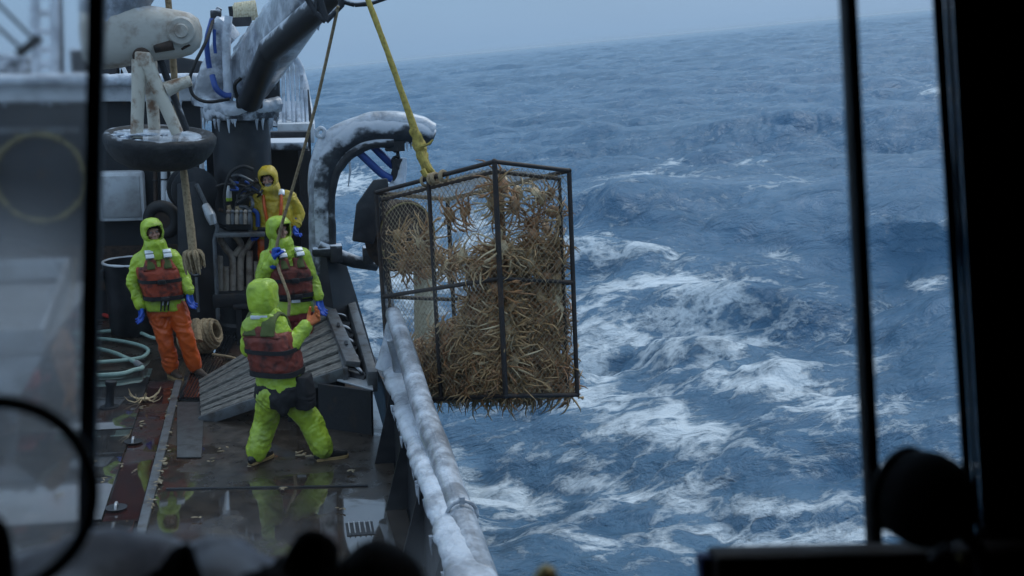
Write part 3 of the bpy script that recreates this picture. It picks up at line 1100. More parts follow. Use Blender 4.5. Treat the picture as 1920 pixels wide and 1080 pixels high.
# wheel / tyre on the bulkhead
c = P(305, 412, 17.0)
t2 = thing('tyre_fender', 'black tyre with rusty hub leaning on the bulkhead behind the left crewman', 'tyre', c - V((0, 0, .27)))
mb = MB(); mb.torus(c, (0.25, 1, .1), .185, .085, 32, 10); mb.build('tyre', RUBBER, t2)
mb = MB(); mb.lathe(c, (0.25, 1, .1), [(.0, -.04), (.12, -.04), (.13, .04), (0, .04)]); mb.build('hub', RUST, t2)

# things on the roof at far left: iced ladder mast, windlass
t2 = thing('iced_ladder_mast', 'white iced ladder mast with rungs standing on the forecastle roof', 'mast', P(95, 158, 19.5))
for px in (72, 108):
    mb = MB(); mb.tube([P(px, 160, 19.5), P(px - 1, 60, 19.5), P(px - 3, -60, 19.5)], .07, 10, smooth=6, lump=.2); mb.build('stile', ICE, t2)
for py in (150, 122, 93, 60, 25, -10):
    mb = MB(); mb.tube([P(70, py, 19.5), P(110, py, 19.5)], .05, 8, lump=.2); mb.build('rung', ICE, t2)
mb = MB(); mb.tube([P(121, 160, 19.6), P(119, 60, 19.6), P(115, -60, 19.6)], .035, 8, smooth=4); mb.build('aerial_cable', BLACK, t2)
t2 = thing('iced_locker', 'white frosted locker on the forecastle roof left of the window bar', 'locker', P(36, 160, 20))
mb = MB(); a, b = P(-60, 160, 20), P(56, 108, 20); mb.box(((a.x + b.x) / 2, 20.3, (a.z + b.z) / 2), (b.x - a.x, .6, b.z - a.z)); mb.build('box', BLACK_ICE2, t2, bevel=.03)
mb = MB(); mb.box(((a.x + b.x) / 2, 20.3, b.z + .02), (b.x - a.x + .06, .68, .06)); mb.build('lid', ICE, t2, bevel=.02)

t2 = thing('windlass', 'black iced anchor windlass on the forecastle roof behind the window bar', 'windlass', P(250, 158, 19.5))
mb = MB(); a, b = P(140, 155, 19.6), P(215, 92, 19.6); mb.box(((a.x + b.x) / 2, 19.8, (a.z + b.z) / 2), (b.x - a.x, .6, b.z - a.z)); mb.build('housing', BLACK_ICE, t2, bevel=.04)
mb = MB()
mb.add([P(225, 155, 19.8), P(380, 155, 19.8), P(382, 115, 19.8), P(320, 103, 19.8), P(228, 92, 19.8),
        P(225, 155, 20.4), P(380, 155, 20.4), P(382, 115, 20.4), P(320, 103, 20.4), P(228, 92, 20.4)],
       [(0, 1, 2, 3, 4), (9, 8, 7, 6, 5), (0, 5, 6, 1), (1, 6, 7, 2), (2, 7, 8, 3), (3, 8, 9, 4), (4, 9, 5, 0)])
mb.build('cover', BLACK, t2, bevel=.03)
for px in (150, 172, 200, 222, 240):
    mb = MB(); mb.tube([P(px, 158, 19.3), P(px, 138, 19.3)], [.07, .04], 10, lump=.2); mb.build('bollard_head', ICE, t2)
mb = MB(); mb.bar(P(224, 112, 19.3), P(243, 152, 19.3), .08, .05); mb.build('brace', WHITE, t2)

# bow railing right of the crane
t2 = thing('bow_railing', 'iced bow railing of close white stanchions right of the crane', 'railing', P(545, 250, 19.5))
top = [P(508, 88, 19.4), P(527, 88, 19.8), P(546, 100, 20.2), P(562, 125, 20.4), P(572, 160, 20.3), P(580, 205, 20.0), P(585, 245, 19.6)]
mb = MB(); mb.tube(top, .055, 10, smooth=8, lump=.25); mb.build('top_rail', ICE, t2)
for k, (px, pt, pb) in enumerate(((509, 90, 225), (519, 88, 215), (529, 92, 235), (538, 98, 225), (547, 106, 240), (556, 120, 240), (565, 140, 250), (573, 168, 250))):
    mb = MB(); mb.tube([P(px, pt, 19.7), P(px + 2, (pt + pb) / 2, 19.7), P(px + 4, pb, 19.5)], [.030, .026, .036], 8, smooth=5, lump=.3); mb.build('stanchion', ICE, t2)
mb = MB(); mb.bar(P(571, 170, 19.9), P(579, 238, 19.7), .12, .08); mb.build('rubber_fairing', BLACK, t2)
mb = MB(); mb.slab([P(505, 235, 20.3), P(587, 245, 20.3), P(583, 190, 20.5), P(505, 190, 20.5)], .05); mb.build('backing_plate', BLACK_ICE2, t2)

# ---------------------------------------------------------------- deck crane
KY = 17.0
c = P(459, 400, KY)
c.z = 0
t_ = thing('deck_crane', 'black deck crane with iced boom standing on the foredeck', 'crane', c)
zc = P(459, 208, KY).z
mb = MB(); mb.lathe(c, (0, 0, 1), [(.42, 0), (.42, .1), (.385, .14), (.385, zc), (.3, zc)], 36); mb.build('post', BLACK, t_)
mb = MB(); mb.lathe(c + V((0, 0, zc)), (0, 0, 1), [(.4, -.12), (.5, -.1), (.52, .04), (.5, .09), (.2, .10)], 36)
mb.build('slew_ring', BLACK_ICE2, t_)
for i in range(26):
    a = rnd.uniform(0, 6.28)
    icicle(t_, c + V((math.cos(a) * .49, math.sin(a) * .49, zc - .08)), rnd.uniform(.05, .22))
mb = MB(); mb.tube([P(393, 200, 16.8), P(430, 206, 16.6), P(470, 200, 16.6), P(522, 196, 16.8)], .11, 12, smooth=8, lump=.35, lfreq=4); mb.build('ice_apron', ICE, t_)
# turret side frames
mb = MB(); mb.tube([P(400, 200, 17), P(402, 150, 17), P(408, 100, 17), P(414, 70, 17)], [.26, .23, .13, .08], 12, smooth=8, lump=.3, lfreq=3); mb.build('iced_turret', ICE_GREY, t_)
mb = MB(); mb.tube([P(428, 200, 16.6), P(426, 130, 16.6), P(424, 70, 16.6), P(429, 30, 16.6)], [.07, .06, .055, .05], 10, smooth=8, lump=.25); mb.build('iced_mast', ICE, t_)
mb = MB(); mb.tube([P(400, 40, 16.8), P(415, 52, 16.8), P(440, 75, 16.8)], [.12, .14, .12], 10, smooth=6, lump=.3); mb.build('iced_bracket', ICE, t_)
mb = MB(); mb.box(P(405, 30, 16.8), (.14, .16, .16)); mb.bar(P(397, 40, 16.8), P(412, 14, 16.8), .06, .08); mb.build('valve_block', BLACK_ICE, t_, bevel=.02)
mb = MB()
for k in range(9):
    mb.torus(P(441 + k * 4.4, 24 - k * .6, 17.2), (1, 0, -.05), .115, .022, 20, 8)
mb.tube([P(438, 24, 17.2), P(482, 19, 17.2)], .1, 14)
mb.build('rope_spool', CREAM_ROPE, t_)
mb = MB(); mb.bar(P(432, 42, 17.1), P(472, 40, 17.1), .12, .12); mb.bar(P(432, 12, 17.2), P(436, 42, 17.2), .04, .06); mb.build('spool_cradle', BLACK_ICE, t_)
# boom
b0, b1 = P(462, 150, 17.1), P(692, -170, 12.2)
mb = MB()
bd = (b1 - b0).normalized(); bs = bd.cross(V((0, 0, 1))).normalized(); bu = bs.cross(bd).normalized()
def boom_ring(u, w_, h_):
    return (b0.lerp(b1, u), bs, w_, bu, h_)
mb.loft([boom_ring(-.03, .2, .22), boom_ring(.02, .26, .30), boom_ring(.3, .25, .29), boom_ring(.7, .22, .25), boom_ring(1, .18, .2)], 24, 5)
mb.build('boom', ICE_GREY, t_)
mb = MB()
mb.tube([b0.lerp(b1, u) + bu * (.25 - .03 * u) - bs * .12 for u in (-.04, .05, .15, .25, .35, .5, .7, .95)], [.2, .29, .27, .26, .25, .22, .2, .14], 16, smooth=8, lump=.28, lfreq=3.0)
mb.build('ice_crust', ICE, t_, sharp=None)
for i in range(22):
    u = rnd.uniform(.0, .6)
    icicle(t_, b0.lerp(b1, u) - bs * rnd.uniform(.15, .24) - bu * rnd.uniform(.0, .2), rnd.uniform(.05, .14))
mb = MB()
h0, h1, h2 = P(468, 190, 16.3), P(508, 92, 15.2), P(640, -22, 12.9)
mb.tube([h0, h1], [.155, .15], 18)
mb.build('hydraulic_cylinder', BLACK, t_)
mb = MB(); mb.tube([h1, h2], [.15, .14], 18, lump=.08); mb.build('cylinder_rod', BLACK_ICE, t_)
mb = MB(); mb.box(P(468, 192, 16.6), (.34, .3, .16)); mb.build('trunnion', BLACK_ICE, t_, bevel=.03)
mb = MB(); mb.box(P(507, 168, 17.2), (.26, .3, .42)); mb.build('motor_block', BLACK_ICE, t_, bevel=.05)
for pts, mt, r in (
        ([P(398, 36, 16.7), P(388, 75, 16.6), P(390, 110, 16.6), P(393, 128, 16.6)], BLUE_HOSE, .035),
        ([P(400, 36, 16.7), P(386, 78, 16.4), P(365, 120, 16.3), P(356, 150, 16.3), P(362, 178, 16.3), P(388, 191, 16.3), P(430, 186, 16.4)], RUBBER, .022),
        ([P(398, 142, 16.6), P(405, 165, 16.5), P(420, 178, 16.5), P(434, 180, 16.5)], BLUE_HOSE, .04),
        ([P(445, 183, 16.4), P(440, 160, 16.3), P(452, 146, 16.3)], RUBBER, .024),
        ([P(486, 174, 16.3), P(496, 160, 16.3), P(494, 146, 16.3)], RUBBER, .02),
        ([P(402, 55, 16.6), P(402, 80, 16.6), P(404, 100, 16.6)], BLUE_HOSE, .022)):
    mb = MB(); mb.tube(pts, r, 8, smooth=8); mb.build('hydraulic_hose', mt, t_)
# guard bars at the boom head
gy = 12.6
for a, b, r in (((572, -10), (592, 25), .03), ((592, 25), (611, 40), .03), ((611, 40), (642, 8), .03), ((597, -10), (611, 38), .036), ((594, -8), (592, 22), .02),
                ((640, 10), (642, -30), .035), ((642, 2), (665, 8), .03), ((665, 8), (695, 6), .03), ((695, 6), (735, -8), .025)):
    mb = MB(); mb.tube([P(a[0], a[1], gy), P(b[0], b[1], gy)], r, 10); mb.build('guard_bar', BLACK_ICE, t_)

# ---------------------------------------------------------------- yellow lifting strap and the tag line
mb = MB()
mb.tube([P(648, -120, 12.1), P(690, 0, 11.95), P(722, 85, 11.85), P(752, 170, 11.8), P(778, 245, 11.75)], [.024, .029, .029, .030, .038], 10, smooth=14, lump=.12, lfreq=10)
mb.tube([P(776, 240, 11.75), P(786, 275, 11.75), P(797, 305, 11.72), P(806, 328, 11.7)], [.042, .060, .052, .045], 12, smooth=10, lump=.4, lfreq=13)
mb.tube([P(790, 285, 11.7), P(800, 310, 11.65), P(812, 326, 11.65), P(800, 330, 11.6), P(792, 318, 11.6)], .03, 8, smooth=8)
mb.tube([P(788, 275, 11.68), P(803, 270, 11.66), P(812, 262, 11.66)], [.02, .014, .01], 6, smooth=6)
mb.build('lifting_strap', YELLOW_STRAP, loc=P(806, 328, 11.7), label='yellow lifting strap knotted to the top of the crab pot', cat='strap')
mb = MB()
mb.tube([P(634, 12, 12.55), P(618, 85, 12.8), P(594, 190, 13.1), P(568, 285, 13.4), P(545, 365, 13.6), P(526, 430, 13.72), P(517, 474, 13.73),
         P(521, 500, 13.65), P(533, 532, 13.55), P(542, 560, 13.5), P(541, 592, 13.5)], [.018, .018, .018, .018, .018, .018, .018, .018, .018, .018, .018], 8, smooth=8)
mb.build('tag_line', TAN_ROPE, loc=P(541, 592, 13.5), label='thin tan tag line running from the boom head into a crewman glove', cat='rope')

# ---------------------------------------------------------------- crane head with bumper tyre, upper left
HY = 12.6
t_ = thing('crane_head', 'rust stained ivory crane head on splayed legs above a round black bumper', 'crane head', P(300, 318, HY))
Uy, Uz = V((0, 1, 0)), V((0, 0, 1))
def hr(px, py, ry, rz):
    return (P(px, py, HY), Uy, ry, Uz, rz)
mb = MB()
mb.loft([hr(155, 64, .10, .10), hr(161, 66, .22, .24), hr(182, 70, .28, .31), hr(225, 66, .3, .31), hr(262, 63, .29, .28), hr(300, 63, .27, .255), hr(335, 64, .25, .23), hr(358, 63, .21, .20), hr(373, 62, .14, .14), hr(379, 62, .05, .05)], 28, 2.8)
mb.build('housing', IVORY, t_)
mb = MB()
for i, (px, py) in enumerate(((340, 58),)):
    mb.lathe(P(px, py, HY - .26), (0, -1, 0), [(.0, -.03), (.13, -.03), (.14, 0), (.12, .03), (.07, .035), (.06, .06), (.0, .06)])
mb.build('bearing_cap', IVORY, t_)
mb = MB()
mb.add([P(205, 98, HY - .2), P(248, 78, HY - .2), P(262, 110, HY - .2), P(205, 98, HY + .2), P(248, 78, HY + .2), P(262, 110, HY + .2)],
       [(0, 1, 2), (5, 4, 3), (0, 3, 4, 1), (1, 4, 5, 2), (2, 5, 3, 0)])
mb.build('gusset', BLACK_RUST, t_)
mb = MB(); mb.tube([P(250, -60, HY), P(215, 0, HY), P(205, 50, HY)], [.32, .3, .27], 20, smooth=5, lump=.1); mb.build('jib_arm', ICE_GREY, t_)
mb = MB(); mb.lathe(P(265, 106, HY - .3), (0, 1, 0), [(.0, 0), (.07, 0), (.085, .02), (.085, .5), (.0, .5)]); mb.build('pivot_pin', RUST, t_)
for a, b, r, Y0 in (((262, 112), (256, 258), .066, HY - .28), ((270, 108), (333, 250), .066, HY - .28), ((280, 108), (290, 252), .066, HY + .28)):
    mb = MB(); mb.tube([P(a[0], a[1], Y0), P((a[0] + b[0]) / 2, (a[1] + b[1]) / 2, Y0), P(b[0], b[1], Y0)], [r * 1.15, r * .95, r * .9], 14, smooth=4); mb.build('leg', IVORY_RUST, t_)
mb = MB(); mb.slab([P(252, 118, HY - .35), P(290, 150, HY - .35), P(282, 98, HY - .35), P(252, 96, HY - .35)], .06); mb.build('yoke_plate', IVORY_RUST, t_, bevel=.02)
mb = MB(); mb.tube([P(312, 168, HY - .25), P(335, 158, HY - .25), P(358, 151, HY - .25)], [.075, .06, .05], 12); mb.build('stub_arm', IVORY_RUST, t_)
mb = MB(); mb.tube([P(290, 90, HY - .22), P(325, 84, HY - .24)], [.05, .05], 10); mb.tube([P(345, 80, HY - .2), P(354, 84, HY - .2), P(340, 92, HY - .2)], [.03, .02, .015], 8); mb.build('hook_lug', RUST, t_)
mb = MB(); mb.tube([P(296, 100, HY), P(318, 160, HY), P(350, 245, HY)], .035, 10); mb.build('brace_rod', BLACK_ICE, t_)
tc_ = P(300, 277, HY)
tax = V((.05, -.10, 1)).normalized()
mb = MB(); mb.lathe(tc_, tax, [(0, -.205), (.2, -.2), (.33, -.175), (.43, -.12), (.505, -.03), (.54, .06), (.545, .115), (.52, .145), (.48, .145), (.45, .12), (.2, .10), (0, .10)], 56)
mb.build('round_bumper', RUBBER_ICE, t_, sharp=None)
mb = MB(); mb.lathe(tc_ + tax * .09, tax, [(0, 0), (.42, .0), (.40, .035), (.2, .05), (0, .06)], 30); mb.build('snow_fill', ICE_GREY, t_)
mb = MB()
for a in range(60):
    an = rnd.uniform(2.2, 5.0); rr_ = rnd.uniform(.30, .50)
    p = tc_ + V((math.cos(an) * rr_, math.sin(an) * rr_, .155 - max(0, rr_ - .4) * .9))
    mb.ell(p, (rnd.uniform(.02, .06), rnd.uniform(.02, .05), rnd.uniform(.008, .02)), nu=10, nv=6, lump=.4)
mb.build('snow_lumps', ICE, t_)
# hanging rope with frayed end
t2 = thing('frayed_rope', 'thick tan rope with frayed end hanging down from the crane head', 'rope', P(370, 500, HY))
mb = MB(); mb.tube([P(312, -40, HY + .05), P(322, 80, HY + .45), P(331, 200, HY + .45), P(343, 310, HY + .3), P(354, 400, HY + .1), P(362, 472, HY)], [.03, .034, .034, .036, .04, .045], 10, smooth=10, lump=.1, lfreq=14); mb.build('rope', TAN_ROPE, t2)
mb = MB()
e = P(364, 468, HY)
for i in range(70):
    a = rnd.uniform(0, 6.28); rr_ = rnd.uniform(.02, .10); L = rnd.uniform(.10, .26)
    o2 = V((math.cos(a) * rr_, math.sin(a) * rr_, 0))
    mb.tube([e, e + o2 * 1.0 + V((0, 0, -.03)), e + o2 * 1.15 + V((.01, 0, -L * .6)), e + o2 * rnd.uniform(.8, 1.2) + V((.02, 0, -L))], [.012, .016, .013, .006], 5, smooth=3)
mb.build('frayed_end', TAN_ROPE, t2)

# ---------------------------------------------------------------- iced davit, sheave and shield
DY = 14.6
t_ = thing('hauling_davit', 'arched hauling davit caked in ice with a chain and a dark arm', 'davit', P(606, 600, DY))
dp = [P(606, 640, DY), P(606, 470, DY), P(604, 380, DY), P(608, 325, DY), P(626, 282, DY), P(660, 254, DY), P(700, 243, DY), P(745, 242, DY), P(785, 247, DY), P(812, 258, DY)]
mb = MB(); mb.tube(dp, [.15, .15, .155, .165, .17, .17, .165, .165, .15, .10], 18, smooth=10, lump=.06); mb.build('arch', BLACK_ICE2, t_, sharp=None)
up_ = [p + V((0, 0, .075)) for p in dp[4:]]
mb = MB(); mb.tube([dp[2] + V((-.05, 0, 0)), dp[3] + V((-.07, 0, .02)), dp[4] + V((-.06, 0, .07))] + up_[1:], [.10, .115, .13, .13, .125, .13, .115, .10], 16, smooth=12, lump=.16, lfreq=3.0); mb.build('ice_crust', ICE, t_, sharp=None)
mb = MB(); mb.tube([P(590, 610, DY - .05), P(590, 460, DY - .05), P(591, 350, DY - .05), P(598, 300, DY - .05)], [.07, .07, .075, .08], 12, smooth=8, lump=.15); mb.build('front_rib', ICE_GREY, t_)
mb = MB(); mb.tube([P(623, 470, DY - .1), P(621, 380, DY - .1), P(628, 330, DY - .1), P(650, 295, DY - .1), P(690, 272, DY - .1), P(738, 268, DY - .1)], [.05, .05, .055, .06, .06, .05], 10, smooth=8, lump=.2); mb.build('under_flange', BLACK_ICE, t_)
mb = MB(); mb.box(P(612, 470, DY - .1), (.34, .3, .10)); mb.build('base_collar', BLACK_ICE, t_, bevel=.03)
for i in range(26):
    k = rnd.randrange(4, 9)
    icicle(t_, dp[k].lerp(dp[min(k + 1, 9)], rnd.random()) + V((0, rnd.uniform(-.12, .0), -.13)), rnd.uniform(.03, .12), .022)
mb = MB(); mb.tube([P(655, 300, DY - .1), P(657, 318, DY - .1), P(653, 350, DY - .1)], [.012, .018, .006], 6); mb.build('icicle', ICE, t_)
mb = MB(); mb.tube([P(594, 246, DY - .1), P(601, 240, DY - .1), P(609, 246, DY - .1), P(604, 256, DY - .1), P(595, 254, DY - .1), P(594, 246, DY - .1)], .025, 8, smooth=5); mb.build('ice_ring', ICE, t_)
mb = MB()
for k in range(5):
    mb.torus(P(743 + (k % 2) * 3, 277 + k * 12, DY), (k % 2, 1 - k % 2, .1), .045, .018, 14, 8)
mb.box(P(740, 273, DY), (.22, .2, .12)); mb.box(P(745, 318, DY), (.12, .1, .26))
mb.build('chain', BLACK_RUST, t_)
mb = MB(); mb.tube([P(755, 296, DY), P(752, 320, DY), P(747, 345, DY), P(730, 360, DY)], [.05, .07, .09, .06], 10, smooth=6, lump=.3); mb.build('ice_lump', ICE, t_)
for pts in (([P(668, 281, DY), P(690, 302, DY), P(715, 325, DY), P(735, 336, DY)]), ([P(697, 272, DY + .1), P(715, 290, DY + .1), P(738, 312, DY + .1)])):
    mb = MB(); mb.tube(pts, .048, 10, smooth=6); mb.build('hydraulic_hose', BLUE_HOSE, t_)
mb = MB(); mb.tube([P(596, 462, DY - .15), P(625, 476, DY - .15), P(665, 490, DY - .15), P(708, 499, DY - .1)], [.075, .085, .075, .06], 14, lump=.15); mb.box(P(630, 474, DY - .15), (.14, .22, .2)); mb.box(P(690, 478, DY - .2), (.12, .2, .2)); mb.build('side_arm', BLACK_ICE, t_, bevel=.01)

mb = MB(); q0, q1 = P(612, 474, DY), P(632, 700, DY)
mb.loft([(P(610, 472, DY), V((1, 0, 0)), .20, V((0, 1, 0)), .2), (P(622, 560, DY), V((1, 0, 0)), .30, V((0, 1, 0)), .3), (V((P(640, 640, DY).x, DY, 0)), V((1, 0, 0)), .42, V((0, 1, 0)), .4)], 4, 2)
mb.build('pedestal', BLACK, t_)
t_ = thing('pot_hauler', 'rusty hauler sheave with black shield hanging beside the crab pot', 'hauler', P(745, 530, 13.2))
sh = [(660, 452), (668, 383), (700, 337), (727, 334), (731, 372), (712, 420), (700, 458)]
mb = MB()
n = len(sh)
mb.add([P(x, y, 12.85) for x, y in sh] + [P(x, y, 13.15) for x, y in sh], [tuple(reversed(range(n))), tuple(range(n, 2 * n))] + [(i, (i + 1) % n, n + (i + 1) % n, n + i) for i in range(n)])
mb.build('shield', BLACK, t_, bevel=.02)
c = P(750, 442, 13.35)
sax = V((.55, -1, .1)).normalized()
mb = MB(); mb.lathe(c, sax, [(0, -.14), (.37, -.14), (.40, -.10), (.33, -.02), (.31, .0), (.33, .02), (.40, .10), (.38, .14), (.0, .12)], 40); mb.build('sheave', RUST, t_)
mb = MB(); mb.torus(c + sax * .145, sax, .36, .012, 44, 8); mb.build('brass_rim', DULL_ROPE, t_)
mb = MB(); mb.lathe(c + sax * .12, sax, [(0, 0), (.16, 0), (.13, .08), (.0, .1)]); mb.build('hub', RUST, t_)
mb = MB(); mb.tube([P(793, 440, 13.5), P(795, 500, 13.5), P(799, 640, 13.5)], [.12, .12, .13], 14, smooth=5, lump=.06); mb.build('cream_post', CREAM_ROPE, t_)
mb = MB(); mb.tube([P(728, 425, 13.3), P(720, 500, 13.3), P(728, 560, 13.3), P(735, 640, 13.2)], .06, 10); mb.build('support_arm', BLACK_ICE, t_)

# ================================================================ people
def frame_of(fwd, up):
    u = V(up).normalized()
    f = V(fwd)
    f = (f - u * f.dot(u)).normalized()
    r = f.cross(u).normalized()
    return r, f, u


def hand_mb(wrist, d, thumb, curl, k=1.06, spread=1.0, flip=1):
    """Palm, four jointed fingers of unequal length and a thumb leaving the side of the palm."""
    d = V(d).normalized()
    t = V(thumb)
    t = (t - d * t.dot(d)).normalized()
    n = d.cross(t).normalized() * flip
    w_ = V(wrist)
    mb = MB()
    offs = (.033, .011, -.011, -.031)
    lens = (.074, .084, .078, .060)
    for i, (o_, L) in enumerate(zip(offs, lens)):
        kn = w_ + d * (.094 - .006 * abs(i - 1)) * k + t * o_ * k
        mb.capsule([w_ + t * o_ * .55 * k, kn], [.019 * k, .0155 * k], 8)
        p = kn
        dd = (d + t * o_ * 1.6 * spread).normalized()
        c = curl * (1 + .12 * i)
        pts, rs = [p], [.0125 * k]
        for s_, seg in enumerate((.44, .31, .25)):
            dd = (Quaternion(dd.cross(n).normalized(), c * (1.0, 1.1, .75)[s_]) @ dd).normalized()
            p = p + dd * L * seg * k
            pts.append(p)
            rs.append((.0115, .0105, .009)[s_] * k)
        mb.capsule(pts, rs, 8)
    b0 = w_ + d * .028 * k + t * .026 * k
    td = (t * .75 + d * .6 + n * .35).normalized()
    b1 = b0 + td * .042 * k
    td2 = (td + d * .55 + n * (.25 + curl * .8) - t * curl * .5).normalized()
    b2 = b1 + td2 * .034 * k
    b3 = b2 + (td2 + n * curl * .6 - t * curl * .4).normalized() * .027 * k
    mb.capsule([b0, b1, b2, b3], [.019 * k, .0145 * k, .0125 * k, .010 * k], 8)
    mb.capsule([w_ - d * .05 * k, w_ + d * .02 * k], [.034 * k, .028 * k], 10)
    return mb


def boot_parts(par, knee, ankle, toe, up, boot, sole):
    f = (toe - ankle)
    f = (f - up * f.dot(up)).normalized()
    base = ankle - up * .085
    heel = base - f * .055
    ball = base + f * .13
    tip = base + f * .20
    mb = MB()
    mb.capsule([ankle + (knee - ankle).normalized() * .16, ankle, heel + up * .045], [.062, .056, .045], 12)
    mb.capsule([ankle, ball + up * .045, tip + up * .035], [.056, .046, .036], 12)
    put(remesh(mb, 'boot', ORIG[par], .009, 5), 'boot', boot, par, ORIG[par], sharp=None)
    r = f.cross(up)
    mb = MB()
    out_ = [(-.075, .034), (-.06, .042), (0, .042), (.06, .044), (.13, .05), (.19, .045), (.225, .03), (.238, .01)]
    top_, bot = [], []
    pts = [(x, y) for x, y in out_] + [(x, -y) for x, y in reversed(out_)]
    mb.add([base + f * x + r * y for x, y in pts] + [base + f * x + r * y + up * .026 for x, y in pts],
           [tuple(reversed(range(len(pts)))), tuple(range(len(pts), 2 * len(pts)))] + [(i, (i + 1) % len(pts), len(pts) + (i + 1) % len(pts), len(pts) + i) for i in range(len(pts))])
    mb.build('sole', sole, par)


def head_mb(mb, c, r, f, u):
    L = lambda x, y, z: c + r * x + f * y + u * z
    ax = (r, f, u)
    mb.ell(L(0, -.005, .03), (.074, .094, .098), ax)
    mb.ell(L(0, .025, -.05), (.058, .066, .066), ax)
    mb.capsule([L(0, .096, .022), L(0, .112, -.004), L(0, .120, -.024)], [.011, .014, .018], 8)
    mb.capsule([L(-.044, .080, .036), L(0, .094, .034), L(.044, .080, .036)], [.013, .013, .013], 8)
    for s in (-1, 1):
        mb.ell(L(.043 * s, .068, -.022), (.026, .026, .024), ax)
        mb.ell(L(.078 * s, -.004, -.002), (.011, .022, .034), ax)
        mb.ell(L(.014 * s, .108, -.027), (.012, .012, .010), ax)
    mb.capsule([L(-.026, .086, -.058), L(0, .097, -.056), L(.026, .086, -.058)], [.007, .009, .007], 8)
    mb.capsule([L(-.022, .086, -.070), L(0, .095, -.071), L(.022, .086, -.070)], [.007, .009, .007], 8)
    mb.ell(L(0, .076, -.098), (.024, .022, .018), ax)


def hood(par, c, r, f, u, mat, peak=.0, seed=0, rad=(.125, .145, .152), ow=.70, lo=-.66, hi=.46, yt=.36):
    nu, nv = 56, 40
    vs, fs, keep = [], [], []
    for j in range(nv + 1):
        ph = math.pi * j / nv
        for i in range(nu):
            a = 2 * math.pi * i / nu
            d = V((math.sin(ph) * math.cos(a), math.sin(ph) * math.sin(a), math.cos(ph)))
            e = 2.5 if rad[2] < .16 else 3.4
            k = 1 / (abs(d.x) ** e + abs(d.y) ** e + abs(d.z) ** e) ** (1 / e)
            q = d * k
            nn = 1 + .045 * mnoise.noise(d * 3.1 + V((seed, 0, 0))) + .02 * mnoise.noise(d * 8 + V((seed, 3, 0)))
            pk = peak * max(0, q.y) * max(0, min(1, (q.z - .15) * 3)) if q.z > 0 else 0
            vs.append(c + r * q.x * rad[0] * nn + f * (q.y * rad[1] * nn + pk - .012) + u * (q.z * rad[2] * nn + .018))
            inside = q.y > yt and abs(q.x) < ow * (1 - .25 * max(0, -q.z)) and lo < q.z < hi and (q.x / ow) ** 2 + ((q.z - (lo + hi) / 2) / ((hi - lo) / 2)) ** 2 < 1
            keep.append(not inside)
    for j in range(nv):
        for i in range(nu):
            i2 = (i + 1) % nu
            q4 = (j * nu + i, (j + 1) * nu + i, (j + 1) * nu + i2, j * nu + i2)
            if all(keep[k] for k in q4):
                fs.append(q4)
    mb = MB()
    mb.add(vs, fs)
    me0 = mb.mesh('hood', ORIG[par])
    bm = bmesh.new()
    bm.from_mesh(me0)
    bmesh.ops.solidify(bm, geom=bm.faces[:], thickness=.012)
    loose = [v for v in bm.verts if not v.link_faces]
    bmesh.ops.delete(bm, geom=loose, context='VERTS')
    bmesh.ops.recalc_face_normals(bm, faces=bm.faces)
    bmesh.ops.smooth_vert(bm, verts=bm.verts, factor=.5, use_axis_x=True, use_axis_y=True, use_axis_z=True)
    bm.to_mesh(me0)
    bm.free()
    return put(me0, 'hood', mat, par, ORIG[par], sharp=None)


